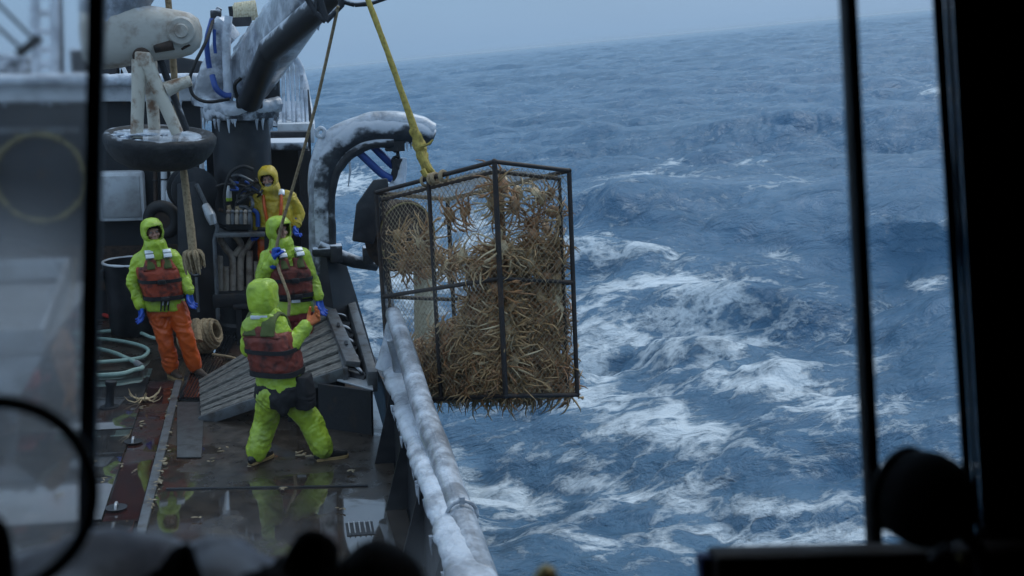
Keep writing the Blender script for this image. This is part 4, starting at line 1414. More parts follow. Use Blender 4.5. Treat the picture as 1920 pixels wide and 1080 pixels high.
def person(label, base, J, tor, head, hands, mats, feet, seed=0, vest='full', hips_extra=None, hem_drop=.0, torso_fwd=None):
    """J: joints in boat coordinates. tor: list of (centre, half width, half depth) from collar to hem."""
    par = thing('person', label, 'person', base)
    o0 = ORIG[par]
    UP = V((0, 0, 1))
    lat = (J['sb'] - J['sa'])
    lat = (lat - UP * lat.dot(UP)).normalized() if torso_fwd is None else V(torso_fwd).cross(UP).normalized()
    fw = V(torso_fwd).normalized() if torso_fwd is not None else V((lat.y, -lat.x, 0))
    hc, hf, hu = head
    hr_, hf_, hu_ = frame_of(hf, hu)
    # one continuous body under the clothes
    mb = MB()
    head_mb(mb, hc, hr_, hf_, hu_)
    mb.capsule([hc - hu_ * .05 - hf_ * .01, J['neck'], tor[1][0]], [.058, .062, .10], 12)
    mb.loft([(c, lat, a * .80, fw, b * .80) for c, a, b in tor[1:]] , 20, 2.3)
    for s in 'ab':
        mb.capsule([J['s' + s], J['e' + s], J['w' + s]], [.062, .045, .034], 10)
        mb.capsule([J['h' + s], J['k' + s], J['an' + s]], [.088, .058, .042], 10)
        f = J['t' + s] - J['an' + s]
        mb.capsule([J['an' + s], J['an' + s] + V((f.x, f.y, -.1)) * .45], [.036, .022], 8)
        hw = hands[s]
    for s in 'ab':
        w_, d_, th_, cu_, fl_, _m = hands[s]
        mb.capsule([J['w' + s], w_ + V(d_).normalized() * .05], [.032, .022], 8)
    put(remesh(mb, 'body', o0, .0085, 4), 'body', SKIN, par, o0, sharp=None)
    for s in (-1, 1):
        mb = MB()
        mb.ell(hc + hr_ * (.033 * s) + hf_ * .082 + hu_ * .012, (.014, .010, .009), (hr_, hf_, hu_), 10, 6)
        mb.build('eye', EYEM, par)
    if mats.get('beard'):
        mb = MB()
        mb.ell(hc + hf_ * .055 - hu_ * .085, (.058, .055, .05), (hr_, hf_, hu_), lump=.3, lf=20)
        mb.capsule([hc + hr_ * -.034 + hf_ * .092 - hu_ * .046, hc + hf_ * .108 - hu_ * .042, hc + hr_ * .034 + hf_ * .092 - hu_ * .046], [.008, .010, .008], 8)
        put(remesh(mb, 'beard', o0, .006, 2, .004, 60), 'beard', HAIR, par, o0, sharp=None)
    # hair or cap line under the hood
    mb = MB()
    mb.ell(hc + hu_ * .055 - hf_ * .012, (.083, .100, .085), (hr_, hf_, hu_), lump=.06, lf=9)
    mb.build('knit_cap', mats.get('cap', CLOTH_DARK), par)
    # jacket: one sheet of cloth with sleeves
    mb = MB()
    mb.loft([(hc - hu_ * .075 - hf_ * .01, hr_, .108, hf_, .118), (hc - hu_ * .125, hr_, .122, hf_, .132), (J['neck'] + UP * .005, lat, .138, fw, .142), (tor[1][0] - UP * .02, lat, .175, fw, .15)], 22, 2.2)
    mb.loft([(c, lat, a, fw, b) for c, a, b in tor], 26, 2.35)
    for s in 'ab':
        mb.capsule([J['s' + s] * .72 + tor[1][0] * .28, J['s' + s], J['e' + s], J['w' + s]], [.105, .092, .080, .060], 12)
    put(remesh(mb, 'jacket', o0, .0115, 6, .016, 9), 'jacket', mats['jacket'], par, o0, sharp=None)
    hood(par, hc, hr_, hf_, hu_, mats['jacket'], peak=mats.get('peak', .03) * 1.8, seed=seed, rad=mats.get('hood', (.125, .145, .152)))
    # trousers
    mb = MB()
    hipc = (J['ha'] + J['hb']) / 2
    lg = mats.get('leg', 1.0)
    mb.loft([(tor[-2][0], lat, tor[-2][1] * .93, fw, tor[-2][2] * .9), (hipc + UP * .04, lat, .19, fw, .15), (hipc - UP * .06, lat, .185, fw, .145)], 22, 2.3)
    for s in 'ab':
        mb.capsule([J['h' + s], J['k' + s], J['an' + s].lerp(J['k' + s], .24), J['an' + s].lerp(J['k' + s], .10)], [.128, .106 * lg, .104 * lg, .096 * lg], 14)
    put(remesh(mb, 'trousers', o0, .0115, 6, .017, 8), 'trousers', mats['trousers'], par, o0, sharp=None)
    if feet:
        for s in 'ab':
            boot_parts(par, J['k' + s], J['an' + s], J['t' + s], UP, mats['boot'], mats['sole'])
    for s in 'ab':
        w_, d_, th_, cu_, fl_, gm = hands[s]
        put(remesh(hand_mb(w_, d_, th_, cu_, 1.28, 1.0, fl_), 'glove', o0, .0045, 3, fac=.4), 'glove', gm, par, o0, sharp=None)
        mb = MB()
        d2 = (J['w' + s] - J['e' + s]).normalized()
        mb.tube([J['w' + s] - d2 * .03, J['w' + s] + d2 * .012], [.068, .066], 16)
        mb.build('cuff', mats['jacket'], par)
    return par, lat, fw


def at_t(tor, t):
    k = min(int(t), len(tor) - 2)
    u = t - k
    a, b = tor[k], tor[k + 1]
    return a[0].lerp(b[0], u), a[1] + (b[1] - a[1]) * u, a[2] + (b[2] - a[2]) * u


def front_off(f):
    return 1.0 if f > 0 else -1.0


def life_vest(par, tor, lat, fw, t0, t1, mat, J, collar, front=1, patches=True):
    o0 = ORIG[par]
    UP = V((0, 0, 1))
    mb = MB()
    rings = []
    for i in range(7):
        t = t0 + (t1 - t0) * i / 6
        c, a, b = at_t(tor, t)
        g = 1.0 if 0 < i < 6 else .55
        rings.append((c, lat, a + .022 * g, fw, b + .055 * g))
    mb.loft(rings, 30, 3.0)
    put(remesh(mb, 'vest_panel', o0, .012, 5, .010, 9), 'vest_panel', mat, par, o0, sharp=None)
    mb = MB()
    for sg in ((-1, 1) if front > 0 else (0,)):
        rr_ = []
        for i in range(5):
            t = 1.12 + (t0 + .25 - 1.12) * i / 4
            c, a, b = at_t(tor, t)
            hw = (.055 + .035 * i / 4) if sg else (.13 + .06 * i / 4)
            rr_.append((c + lat * sg * (.085 + .02 * i / 4) + fw * front_off(front) * (b + .012), lat, hw, fw, .036))
        mb.loft(rr_, 20, 3.0)
    put(remesh(mb, 'vest_bib', o0, .011, 4, .007, 9), 'vest_bib', mat, par, o0, sharp=None)
    # neck yoke / shoulder straps
    for s, sg in (('a', -1), ('b', 1)):
        mb = MB()
        c0, a0, b0 = at_t(tor, t0 + .15)
        ct, at_, bt = tor[1]
        pf = c0 + fw * (b0 + .045) + lat * sg * a0 * .42
        pb = c0 - fw * (b0 + .045) + lat * sg * a0 * .42
        topp = ct + lat * sg * at_ * .50 + UP * .075
        pts = catmull([pf, pf.lerp(topp, .55) + fw * .035 + UP * .03, topp, pb.lerp(topp, .55) - fw * .035 + UP * .03, pb], 6)
        mb.tube(pts, .052 if front > 0 else .072, 10, flat=.42)
        put(remesh(mb, 'shoulder_strap', o0, .011, 3), 'shoulder_strap', OLIVE, par, o0, sharp=None)
        if patches:
            mb = MB()
            for u in (5, 7):
                p = pts[u] + (pts[u] - c0).normalized() * .012
                dd = (pts[u + 1] - pts[u - 1]).normalized()
                nrm = (fw * front * .7 + UP * .8).normalized()
                ss = dd.cross(nrm).normalized()
                nrm = ss.cross(dd)
                mb.slab([p + ss * .046 - dd * .024 + nrm * .022, p + ss * .046 + dd * .024 + nrm * .022, p - ss * .046 + dd * .024 + nrm * .022, p - ss * .046 - dd * .024 + nrm * .022][::-1], .03)
            mb.build('reflective_patch', SILVER, par, bevel=.003)
    mb = MB()
    nk = J['neck']
    pts = []
    for i in range(17):
        a = 2 * math.pi * i / 16
        pts.append(nk + lat * math.cos(a) * .125 + fw * math.sin(a) * .125 + UP * (-.012 - .05 * max(0, math.sin(a) * front)))
    mb.tube(pts[:-1], .026, 8, closed=True)
    mb.build('collar_roll', collar, par)
    # black belts and buckles
    for t, wd in ((t0 + (t1 - t0) * .42, .019), (t0 + (t1 - t0) * .93, .024)):
        c, a, b = at_t(tor, t)
        mb = MB()
        vs, fs = [], []
        seg = 40
        for i in range(seg):
            an = 2 * math.pi * i / seg
            ca, sa = math.cos(an), math.sin(an)
            x = math.copysign(abs(ca) ** (2 / 3.), ca) * (a + .030)
            y = math.copysign(abs(sa) ** (2 / 3.), sa) * (b + .064)
            for k, (dr, dz) in enumerate(((-.012, wd), (.004, wd), (.004, -wd), (-.012, -wd))):
                f_ = 1 + dr / max(.05, math.hypot(x, y))
                vs.append(c + lat * x * f_ + fw * y * f_ + UP * dz)
        for i in range(seg):
            i2 = (i + 1) % seg
            for k in range(4):
                k2 = (k + 1) % 4
                fs.append((i * 4 + k, i2 * 4 + k, i2 * 4 + k2, i * 4 + k2))
        mb.add(vs, fs)
        mb.build('belt', STRAP, par)
        if front > 0:
            mb = MB()
            mb.box(c + fw * (b + .070) + lat * .02, (.09, .09, .05))
            mb.build('buckle', STRAP, par, bevel=.01)


UPZ = V((0, 0, 1))
# ---- left crewman: lime jacket, orange trousers, facing us, leaning
b0 = Pz(348, 706, 0); Y = b0.y
pp = lambda x, y, d=0.0: P(x, y, Y + d)
J = dict(neck=pp(290, 468), sa=pp(262, 489, .0), sb=pp(324, 484, .0), ea=pp(250, 530, .02), eb=pp(344, 522, .02), wa=pp(263, 572, -.06), wb=pp(354, 545, -.06),
         ha=pp(297, 582), hb=pp(331, 577), ka=pp(310, 640, -.06), kb=pp(349, 634, -.06), ana=pp(323, 694, 0), anb=pp(367, 690, 0), ta=pp(338, 712, -.12), tb=pp(380, 706, -.12))
for s, px in (('a', 329), ('b', 364)):
    J['an' + s].z = .085
J['ta'] = J['ana'] + V((.10, -.17, 0)); J['tb'] = J['anb'] + V((.12, -.16, 0))
tor = [(pp(290, 470), .10, .10), (pp(292, 480), .19, .115), (pp(294, 500), .225, .15), (pp(300, 525), .215, .155), (pp(306, 550), .205, .15), (pp(311, 572), .225, .165), (pp(313, 579), .225, .165)]
hd = (pp(286, 436, -.02), V((.35, -1, -.18)), V((-.12, 0, 1)))
hands = dict(a=(pp(263, 574, -.06), V((.10, -.1, -1)), V((.5, -.8, 0)), .38, 1, GLOVE), b=(pp(355, 548, -.06), V((.08, -.1, -1)), V((-.5, -.8, 0)), .38, -1, GLOVE))
par, lat, fw = person('crewman in lime hooded jacket and bright orange trousers standing beside the black barrel', b0, J, tor, hd, hands,
                      dict(jacket=LIME, trousers=ORANGE, boot=BOOT, sole=SOLE, peak=.035, leg=.84), True, 1, torso_fwd=V((.28, -1, 0)))
life_vest(par, tor, lat, fw, 1.85, 4.35, VEST, J, VEST, 1)
mb = MB()
for dx in (-.03, .012, .055):
    p = tor[4][0] + fw * .20 + lat * dx
    mb.bar(p + UPZ * -.02, p + UPZ * -.17 + lat * .02, .028, .014)
mb.build('hanging_tool', STRAP, par, bevel=.004)
mb = MB()
for dx in (-.022, .03):
    p = tor[4][0] + fw * .212 + lat * dx
    mb.bar(p + UPZ * -.0, p + UPZ * -.10 + lat * .02, .02, .012)
mb.build('white_handle', WHITE, par, bevel=.004)

# ---- bearded crewman in golden oilskin, farthest back, standing on a raised grating
base2 = P(500, 560, 16.4); gz = base2.z
Y = 16.4
pp = lambda x, y, d=0.0: P(x, y, Y + d)
J = dict(neck=pp(508, 366), sa=pp(484, 377), sb=pp(545, 372), ea=pp(474, 403, .05), eb=pp(560, 402, .05), wa=pp(480, 426, -.05), wb=pp(556, 420, -.05),
         ha=pp(501, 452), hb=pp(528, 450), ka=pp(500, 508, -.03), kb=pp(530, 508, -.03), ana=pp(499, 552), anb=pp(532, 552), ta=V(), tb=V())
J['ta'] = J['ana'] + V((-.05, -.2, 0)); J['tb'] = J['anb'] + V((.05, -.2, 0))
tor = [(pp(509, 362), .10, .10), (pp(512, 370), .20, .12), (pp(514, 388), .245, .16), (pp(515, 408), .24, .165), (pp(515, 425), .23, .16), (pp(514, 440), .225, .165), (pp(514, 446), .22, .16)]
hd = (pp(503, 335, -.06), V((-.12, -1, -.42)), V((-.16, -.15, 1)))
hands = dict(a=(pp(480, 428, -.05), V((.1, -.3, -1)), V((.5, -.8, 0)), .7, 1, GLOVE), b=(pp(556, 421, -.05), V((-.15, -.3, -1)), V((-.5, -.8, 0)), .7, -1, GLOVE))
par, lat, fw = person('bearded crewman in golden yellow jacket with orange straps standing farthest back under the crane', V((base2.x, Y, gz)), J, tor, hd, hands,
                      dict(jacket=YELLOW, trousers=ORANGE, boot=BOOT_BLACK, sole=BOOT_BLACK, beard=True, peak=.02), True, 2, torso_fwd=V((-.08, -1, 0)))
for sg in (-1, 1):
    c0, a0, b0_ = tor[3]
    ct, at_, bt = tor[1]
    pts = catmull([c0 + fw * (b0_ + .02) + lat * sg * a0 * .30 - UPZ * .06, tor[2][0] + fw * (.18) + lat * sg * .105, ct + lat * sg * .115 + UPZ * .06 + fw * .09, ct + lat * sg * .11 + UPZ * .085, ct - fw * .15 + lat * sg * .1], 6)
    mb = MB(); mb.tube(pts[:12], .045, 10, flat=.5); put(remesh(mb, 'suspender_strap', ORIG[par], .011, 3), 'suspender_strap', ORANGE, par, ORIG[par], sharp=None)
    mb = MB(); mb.tube(pts[11:19], .05, 10, flat=.5); put(remesh(mb, 'silver_strap_end', ORIG[par], .011, 3), 'silver_strap_end', SILVER, par, ORIG[par], sharp=None)
mb = MB(); mb.tube([tor[4][0] + fw * .2 - lat * .2, tor[4][0] + fw * .225, tor[4][0] + fw * .2 + lat * .2], .025, 8, smooth=5); mb.build('chest_strap', STRAP, par)
t_ = thing('raised_grating', 'low dark raised grating under the bearded crewman', 'platform', V((base2.x, Y, 0)))
mb = MB(); mb.box((base2.x, Y + .1, gz - .025), (.85, 1.0, .05)); mb.build('top', BLACK_RUST, t_, bevel=.006)
for dx in (-.36, .36):
    for dy in (-.35, .5):
        mb = MB(); mb.box((base2.x + dx, Y + dy, (gz - .05) / 2), (.07, .07, gz - .05)); mb.build('leg', BLACK_RUST, t_)

# ---- rope crewman: lime jacket, maroon trousers, looking up to the right
Y = 13.9
b3 = P(545, 700, Y); b3.z = 0
pp = lambda x, y, d=0.0: P(x, y, Y + d)
J = dict(neck=pp(528, 468), sa=pp(502, 484, .0), sb=pp(566, 480, .0), ea=pp(492, 522, -.08), eb=pp(585, 527, .03), wa=pp(512, 489, -.22), wb=pp(597, 556, -.05),
         ha=pp(531, 588), hb=pp(566, 586), ka=pp(530, 652, -.05), kb=pp(568, 652, -.05), ana=pp(529, 705), anb=pp(570, 705), ta=V(), tb=V())
J['ana'].z = J['anb'].z = .085
J['ta'] = J['ana'] + V((.12, -.17, 0)); J['tb'] = J['anb'] + V((.15, -.14, 0))
tor = [(pp(530, 468), .10, .10), (pp(534, 477), .195, .12), (pp(537, 500), .235, .155), (pp(543, 527), .22, .16), (pp(548, 552), .205, .155), (pp(550, 575), .225, .17), (pp(551, 584), .225, .17)]
hd = (pp(523, 433, -.02), V((.62, -1, .04)), V((-.10, 0, 1)))
hands = dict(a=(pp(513, 487, -.23), V((.12, .05, 1)), V((.3, -1, .1)), 1.15, 1, GLOVE), b=(pp(598, 559, -.05), V((.16, -.12, -1)), V((-.6, -.8, 0)), .30, -1, GLOVE))
par, lat, fw = person('crewman in lime jacket and maroon trousers gripping the tan rope in a blue glove', b3, J, tor, hd, hands,
                      dict(jacket=LIME, trousers=MAROON, boot=BOOT_BLACK, sole=BOOT_BLACK, peak=.03), True, 3, torso_fwd=V((.42, -1, 0)))
life_vest(par, tor, lat, fw, 1.8, 4.05, VEST_DARK, J, VEST, 1)
c, a, b = at_t(tor, 4.15)
mb = MB()
pts = [c + lat * math.cos(q) * (a + .02) + fw * math.sin(q) * (b + .02) + UPZ * (-.02 + .02 * math.cos(q)) for q in [2 * math.pi * i / 32 for i in range(32)]]
mb.tube(pts, .020, 8, closed=True); mb.build('belt', STRAP, par)
mb = MB(); mb.box(c + fw * (b + .03) + lat * .04 - UPZ * .02, (.10, .05, .035)); mb.build('belt_buckle', SILVER, par, bevel=.006)

# ---- near crewman: lime suit seen from behind, striding to the right
Y = Pz(540, 866, 0).y
b4 = Pz(540, 866, 0)
pp = lambda x, y, d=0.0: P(x, y, Y + d)
J = dict(neck=pp(497, 588), sa=pp(473, 613, -.05), sb=pp(520, 607, .0), ea=pp(468, 652, .12), eb=pp(541, 651, -.06), wa=pp(490, 668, .30), wb=pp(573, 612, .06),
         ha=pp(507, 742, -.05), hb=pp(542, 738, .05), ka=pp(499, 792, .10), kb=pp(582, 790, .05), ana=pp(479, 842, 0), anb=pp(607, 842, 0), ta=V(), tb=V())
J['ana'].z = .095; J['anb'].z = .085
J['ta'] = J['ana'] + V((.14, .17, 0)); J['tb'] = J['anb'] + V((.2, .05, 0))
tor = [(pp(497, 590), .10, .10), (pp(498, 602), .17, .115), (pp(505, 630), .205, .15), (pp(514, 660), .205, .155), (pp(520, 690), .20, .155), (pp(524, 722), .215, .17), (pp(524, 733), .215, .17)]
hd = (pp(494, 560, .0), V((.42, 1, .02)), V((-.06, 0, 1)))
hands = dict(a=(pp(492, 668, .31), V((.5, .6, .3)), V((0, .3, 1)), .7, -1, GLOVE_OR), b=(pp(576, 608, .06), V((.75, .2, .45)), V((-.3, .9, .4)), .75, 1, GLOVE_OR))
par, lat, fw = person('crewman in lime suit seen from behind, striding right with one hand raised', b4, J, tor, hd, hands,
                      dict(jacket=LIME, trousers=LIME_DIRTY, boot=BOOT_BLACK, sole=SOLE, peak=.02, hood=(.124, .142, .162)), True, 4, torso_fwd=V((.50, 1, 0)))
life_vest(par, tor, lat, fw, 1.6, 4.3, VEST_DARK, J, VEST_DARK, -1, patches=False)
mb = MB()
mb.slab([J['neck'] + V((-.13, -.125, .012)), J['neck'] + V((.02, -.15, .012)), J['neck'] + V((.02, -.15, -.022)), J['neck'] + V((-.13, -.125, -.022))][::-1], .02)
mb.build('reflective_tab', SILVER, par, bevel=.003)
# black hip apron and tool pouch
mb = MB()
mb.loft([(pp(524, 718, 0), lat, .222, fw, .178), (pp(523, 740, 0), lat, .225, fw, .182), (pp(524, 757, 0), lat, .19, fw, .172)], 26, 2.4)
mb.capsule([pp(515, 748, -.15), pp(532, 768, -.14)], [.06, .05], 10)
put(remesh(mb, 'hip_apron', ORIG[par], .011, 5, .010, 12), 'hip_apron', STRAP, par, ORIG[par], sharp=None)
mb = MB()
mb.loft([(pp(566, 703, -.06), lat, .07, fw, .10), (pp(569, 735, -.06), lat, .085, fw, .115), (pp(574, 764, -.06), lat, .075, fw, .10)], 20, 4)
put(remesh(mb, 'tool_pouch', ORIG[par], .011, 4, .008, 12), 'tool_pouch', STRAP, par, ORIG[par], sharp=None)

# ================================================================ the crab pot
Nt = P(927, 303, 10.78)
Lt = P(705, 361, 12.22)
Rt = P(1067, 320, 11.12)
yb = (Nt - n_sea * 2.13).y
Nb = P(948, 742, yb)
ea, eb, ec = Lt - Nt, Rt - Nt, Nb - Nt
la, lb, lc = ea.length, eb.length, ec.length
ua, ub, uc = ea / la, eb / lb, ec / lc
def Q(a, b, c):                  # pot coordinates 0..1
    return Nt + ea * a + eb * b + ec * c
pot = thing('crab_pot', 'rusty steel framed crab pot of netting full of brown crabs, hanging over the rail', 'crab pot', Q(.5, .5, 1))
RB = .022
def pbar(p, q, r=RB, name='frame_bar'):
    mb = MB()
    mb.tube([p, p.lerp(q, .33), p.lerp(q, .66), q], r, 10, lump=.10, lfreq=9)
    mb.ell(p, (r * 1.12,) * 3, nu=10, nv=8)
    mb.ell(q, (r * 1.12,) * 3, nu=10, nv=8)
    return mb.build(name, POTSTEEL, pot)
POTSTEEL = M('rusty_pot_steel', (0.022, 0.016, 0.014), 0.55, col2=(0.055, 0.030, 0.018), mscale=9, mlo=.48, mhi=.7, bump=0.5)
for c in (0, 1):
    pbar(Q(0, 0, c), Q(1, 0, c)); pbar(Q(0, 0, c), Q(0, 1, c)); pbar(Q(1, 0, c), Q(1, 1, c)); pbar(Q(0, 1, c), Q(1, 1, c))
for a, b in ((0, 0), (1, 0), (0, 1), (1, 1)):
    pbar(Q(a, b, 0), Q(a, b, 1), RB * (1.15 if a == b == 0 else 1))
pbar(Q(0, 0, .49), Q(1, 0, .49), .021); pbar(Q(0, 0, .49), Q(0, 1, .49), .021); pbar(Q(1, 0, .49), Q(1, 1, .49), .021); pbar(Q(0, 1, .49), Q(1, 1, .49), .021)
pbar(Q(.53, 0, 0), Q(.53, 0, 1), .021)
pbar(Q(.53, 1, 0), Q(.53, 1, 1), .021)
# inner frame the net is laced to
ia, ib, ic = .07 / la, .085 / lb, .085 / lc
for p, q in ((Q(ia, ib * .2, ic), Q(1 - ia, ib * .2, ic)), (Q(ia * .3, ib * .5, ic), Q(ia * .3, 1 - ib, ic)), (Q(ia * .5, 1 - ib, ic), Q(ia * .5, 1 - ib, 1 - ic * .3)), (Q(1 - ia, ib * .3, ic), Q(1 - ia, ib * .3, 1 - ic))):
    mb = MB()
    n = int((q - p).length / .045)
    mb.tube([p.lerp(q, i / n) for i in range(n + 1)], [.013 if i % 2 else .020 for i in range(n + 1)], 7)
    mb.build('laced_rim', RUST, pot)
mb = MB(); mb.tube([Q(.34, .15, .64), Q(.345, .15, .92)], .010, 8); mb.ell(Q(.34, .15, .64), (.018,) * 3, nu=8, nv=6); mb.build('trigger_rod', POTSTEEL, pot)
# knotted bridle
mb = MB()
for a in (.40, .47, .5, .56):
    mb.torus(Q(a, .0, .005), ua, .045, .016, 14, 7, lump=.01)
mb.build('bridle_knot', TAN_ROPE, pot)

def net_face(o_, u_, v_, lu, lv, cell, name, sag):
    mb = MB()
    nrm = u_.cross(v_).normalized()
    r = .0022
    k = 0
    for sgn in (1, -1):
        t0_, t1_ = (-lv, lu) if sgn > 0 else (0, lu + lv)
        s = t0_
        while s < t1_:
            pts = []
            m_ = max(2, int(lv / .10))
            for i in range(m_ + 1):
                y = lv * i / m_
                x = s + sgn * y
                if -.001 <= x <= lu + .001:
                    bul = math.sin(math.pi * x / lu) * math.sin(math.pi * y / lv)
                    jit = .010 * mnoise.noise(V((x * 5, y * 5, 1.7)))
                    pts.append(o_ + u_ * (x + jit) + v_ * (y + jit) + nrm * sag * bul)
            if len(pts) > 1:
                mb.tube(pts, r, 3, caps=False)
            s += cell
    return mb.build(name, NET, pot)
net_face(Q(0, .02, 0) + uc * .03, ua, uc, la, lc - .04, .062, 'net_panel', .03)
net_face(Q(0, 0, 0) + uc * .03, ub, uc, lb, lc - .04, .062, 'net_panel', -.03)
net_face(Q(0, 0, 0) + uc * .05, ua, ub, la, lb, .062, 'net_panel', -.05)
net_face(Q(0, 0, 1) - uc * .02, ua, ub, la, lb, .062, 'net_panel', .04)
net_face(Q(0, 1, 0) + uc * .03, ua, uc, la, lc - .04, .11, 'net_panel', .03)


def crab_mesh(seed):
    g = random.Random(seed)
    mb = MB()
    vs, fs = [], []
    nu, nv = 14, 8
    for j in range(nv + 1):
        ph = math.pi * j / nv
        for i in range(nu):
            a = 2 * math.pi * i / nu
            k = 1 + .10 * math.sin(a * 5 + seed) * math.sin(ph) + g.uniform(-.05, .05)
            vs.append(V((math.sin(ph) * math.cos(a) * .086 * k, math.sin(ph) * math.sin(a) * .080 * k, math.cos(ph) * .030 * k)))
    for j in range(nv):
        for i in range(nu):
            i2 = (i + 1) % nu
            fs.append((j * nu + i, (j + 1) * nu + i, (j + 1) * nu + i2, j * nu + i2))
    mb.add(vs, fs)
    for s in (-1, 1):
        for k in range(5):
            a = math.radians(-52 + k * 30) + g.uniform(-.2, .2)
            d = V((s * math.cos(a), math.sin(a), 0))
            p0 = d * .058
            L = (.14, .18, .19, .17, .12)[k] * g.uniform(.85, 1.15)
            up = g.uniform(-.35, .6)
            p1 = p0 + d * L * .5 + V((0, 0, L * .5 * up))
            d2 = (d + V((g.uniform(-.3, .3), g.uniform(-.5, .3), -abs(up) - g.uniform(-.2, .7)))).normalized()
            p2 = p1 + d2 * L * .55
            d3 = (d2 + V((-s * .2, g.uniform(-.3, .3), -.5))).normalized()
            p3 = p2 + d3 * L * .45
            if k == 4:
                mb.tube([p0, p1, p2], [.008, .009, .010], 5)
                mb.tube([p2, p2 + d3 * .04, p2 + d3 * .085], [.010, .017, .003], 6)
                mb.tube([p2 + d3 * .03 + V((.01, 0, 0)), p2 + d3 * .08 + V((.02, 0, .01))], [.010, .003], 5)
            else:
                mb.tube([p0, p1, p2, p3], [.0090, .0098, .0075, .002], 5)
    return mb

cms = []
for sd_ in range(9):
    me = crab_mesh(sd_).mesh('crab')
    me.polygons.foreach_set('use_smooth', [True] * len(me.polygons))
    me.set_sharp_from_angle(angle=.9)
    me.materials.append((CRAB1, CRAB2, CRAB1, CRAB3, CRAB3, CRAB4, CRAB2, CRAB4, CRAB1)[sd_])
    cms.append(me)
g = random.Random(42)
placed = 0
def dens_left(a, c):
    if c > .97: return .6
    if a < .55:
        if c > .62 + .05 * math.sin(a * 14): return 1.0
    elif c > .745: return 1.0
    elif a < .62 and c > .66: return .8
    if c < .14: return .16 if a < .6 else .05
    if a < .10: return .8 if c > .2 else .5
    if .16 < a < .33 and .33 < c < .58: return .80
    if a < .30 and .14 < c < .34: return .22
    if .33 < a < .50 and .12 < c < .45: return .42
    if a > .58 and .20 < c < .37: return .55
    return 0.0
def dens_right(b, c):
    if c > .57 + .05 * math.sin(b * 11): return 1.0
    if c < .17: return .75
    if b > .52: return .85 if not (.62 < b < .78 and .36 < c < .48) else .15
    if b < .12: return .45
    if .12 <= b < .5 and .40 < c < .47: return .5
    return .02
CL = 'brown crab tangled with the others in the hanging pot'
tries = 0
while placed < 295 and tries < 9000:
    tries += 1
    c = g.uniform(.075, .985)
    left = g.random() < .60
    dd = g.uniform(.0, 1) ** 1.5 * .22 + .05
    if left:
        a = g.uniform(.03, .97)
        if g.random() > dens_left(a, c): continue
        b = dd / lb
        nrm = -ub
    else:
        b = g.uniform(.06, .97)
        if g.random() > dens_right(b, c): continue
        a = dd / la
        nrm = -ua
    me = cms[g.randrange(9)]
    o = bpy.data.objects.new('crab', me)
    COL.objects.link(o)
    p = Q(a, b, c)
    o.location = p
    q = V((0, 0, 1)).rotation_difference((nrm + V((g.uniform(-.45, .45), g.uniform(-.45, .45), g.uniform(-.45, .45)))).normalized())
    o.rotation_mode = 'QUATERNION'
    o.rotation_quaternion = q @ Quaternion((0, 0, 1), g.uniform(0, 6.28))
    s = g.uniform(.66, 1.0)
    o.scale = (s, s, s)
    tag(o, CL, 'crab', 'crabs crowded in the hanging pot')
    ORIG[o] = p
    placed += 1
# the rest of the catch, too many to count, fills the pot behind them
mb = MB()
base = [crab_mesh(k) for k in range(20, 25)]
k = 0
while k < 620:
    c = g.uniform(.3, .985)
    if g.random() < .6:
        a = g.uniform(.03, .97)
        if g.random() > dens_left(a, c): continue
        b = g.uniform(.12, .6)
    else:
        b = g.uniform(.06, .94)
        if g.random() > dens_right(b, c): continue
        a = g.uniform(.05, .4)
    if dens_left(a, c) < .5 and dens_right(b, c) < .7: continue
    m_ = base[g.randrange(5)]
    q = Quaternion(V((g.uniform(-1, 1), g.uniform(-1, 1), g.uniform(-1, 1))).normalized(), g.uniform(0, 6.28))
    s = g.uniform(.6, .9)
    p = Q(a, b, c)
    mb.add([p + q @ (v * s) for v in m_.v], m_.f)
    k += 1
mb.build('crab_heap', CRAB2, loc=Q(.5, .5, 1), kind='stuff', label='deeper mass of brown crabs packed in the hanging pot', cat='crabs', sharp=None)

# ================================================================ gear on the deck
# sorting table at the left
ty_, tx0, tx1, tz = (12.75, 16.4), -6.2, -2.42, 1.02
t_ = thing('sorting_table', 'pale metal sorting table with raised rims at the left edge of the deck', 'table', (tx1 - .8, 13.2, 0))
mb = MB(); mb.box(((tx0 + tx1) / 2, sum(ty_) / 2, tz - .20), (tx1 - tx0, ty_[1] - ty_[0], .04)); mb.build('bed', PALE_STEEL, t_)
for nm, a, b in (('side_rim', (tx1, ty_[0], tz), (tx1 - .30, ty_[1], tz + .12)), ('front_rim', (tx0, ty_[0], tz), (tx1, ty_[0], tz)), ('back_rim', (tx0, ty_[1], tz + .12), (tx1 - .30, ty_[1], tz + .12))):
    mb = MB(); mb.bar(V(a) - V((0, 0, .11)), V(b) - V((0, 0, .11)), .05, .26); mb.build(nm, PALE_STEEL, t_, bevel=.012)
mb = MB(); mb.slab([V((tx0, ty_[0] - .03, .35)), V((tx1 - .25, ty_[0] - .03, .35)), V((tx1, ty_[0] - .03, tz - .26)), V((tx0, ty_[0] - .03, tz - .26))], .03); mb.build('front_apron', PALE_STEEL, t_)
for x, y in ((tx1 - .35, 12.85), (tx1 - .5, 16.2), (tx1 - 2.5, 12.85)):
    mb = MB(); mb.box((x, y, .39), (.09, .09, .78)); mb.build('leg', GREY_STEEL, t_)
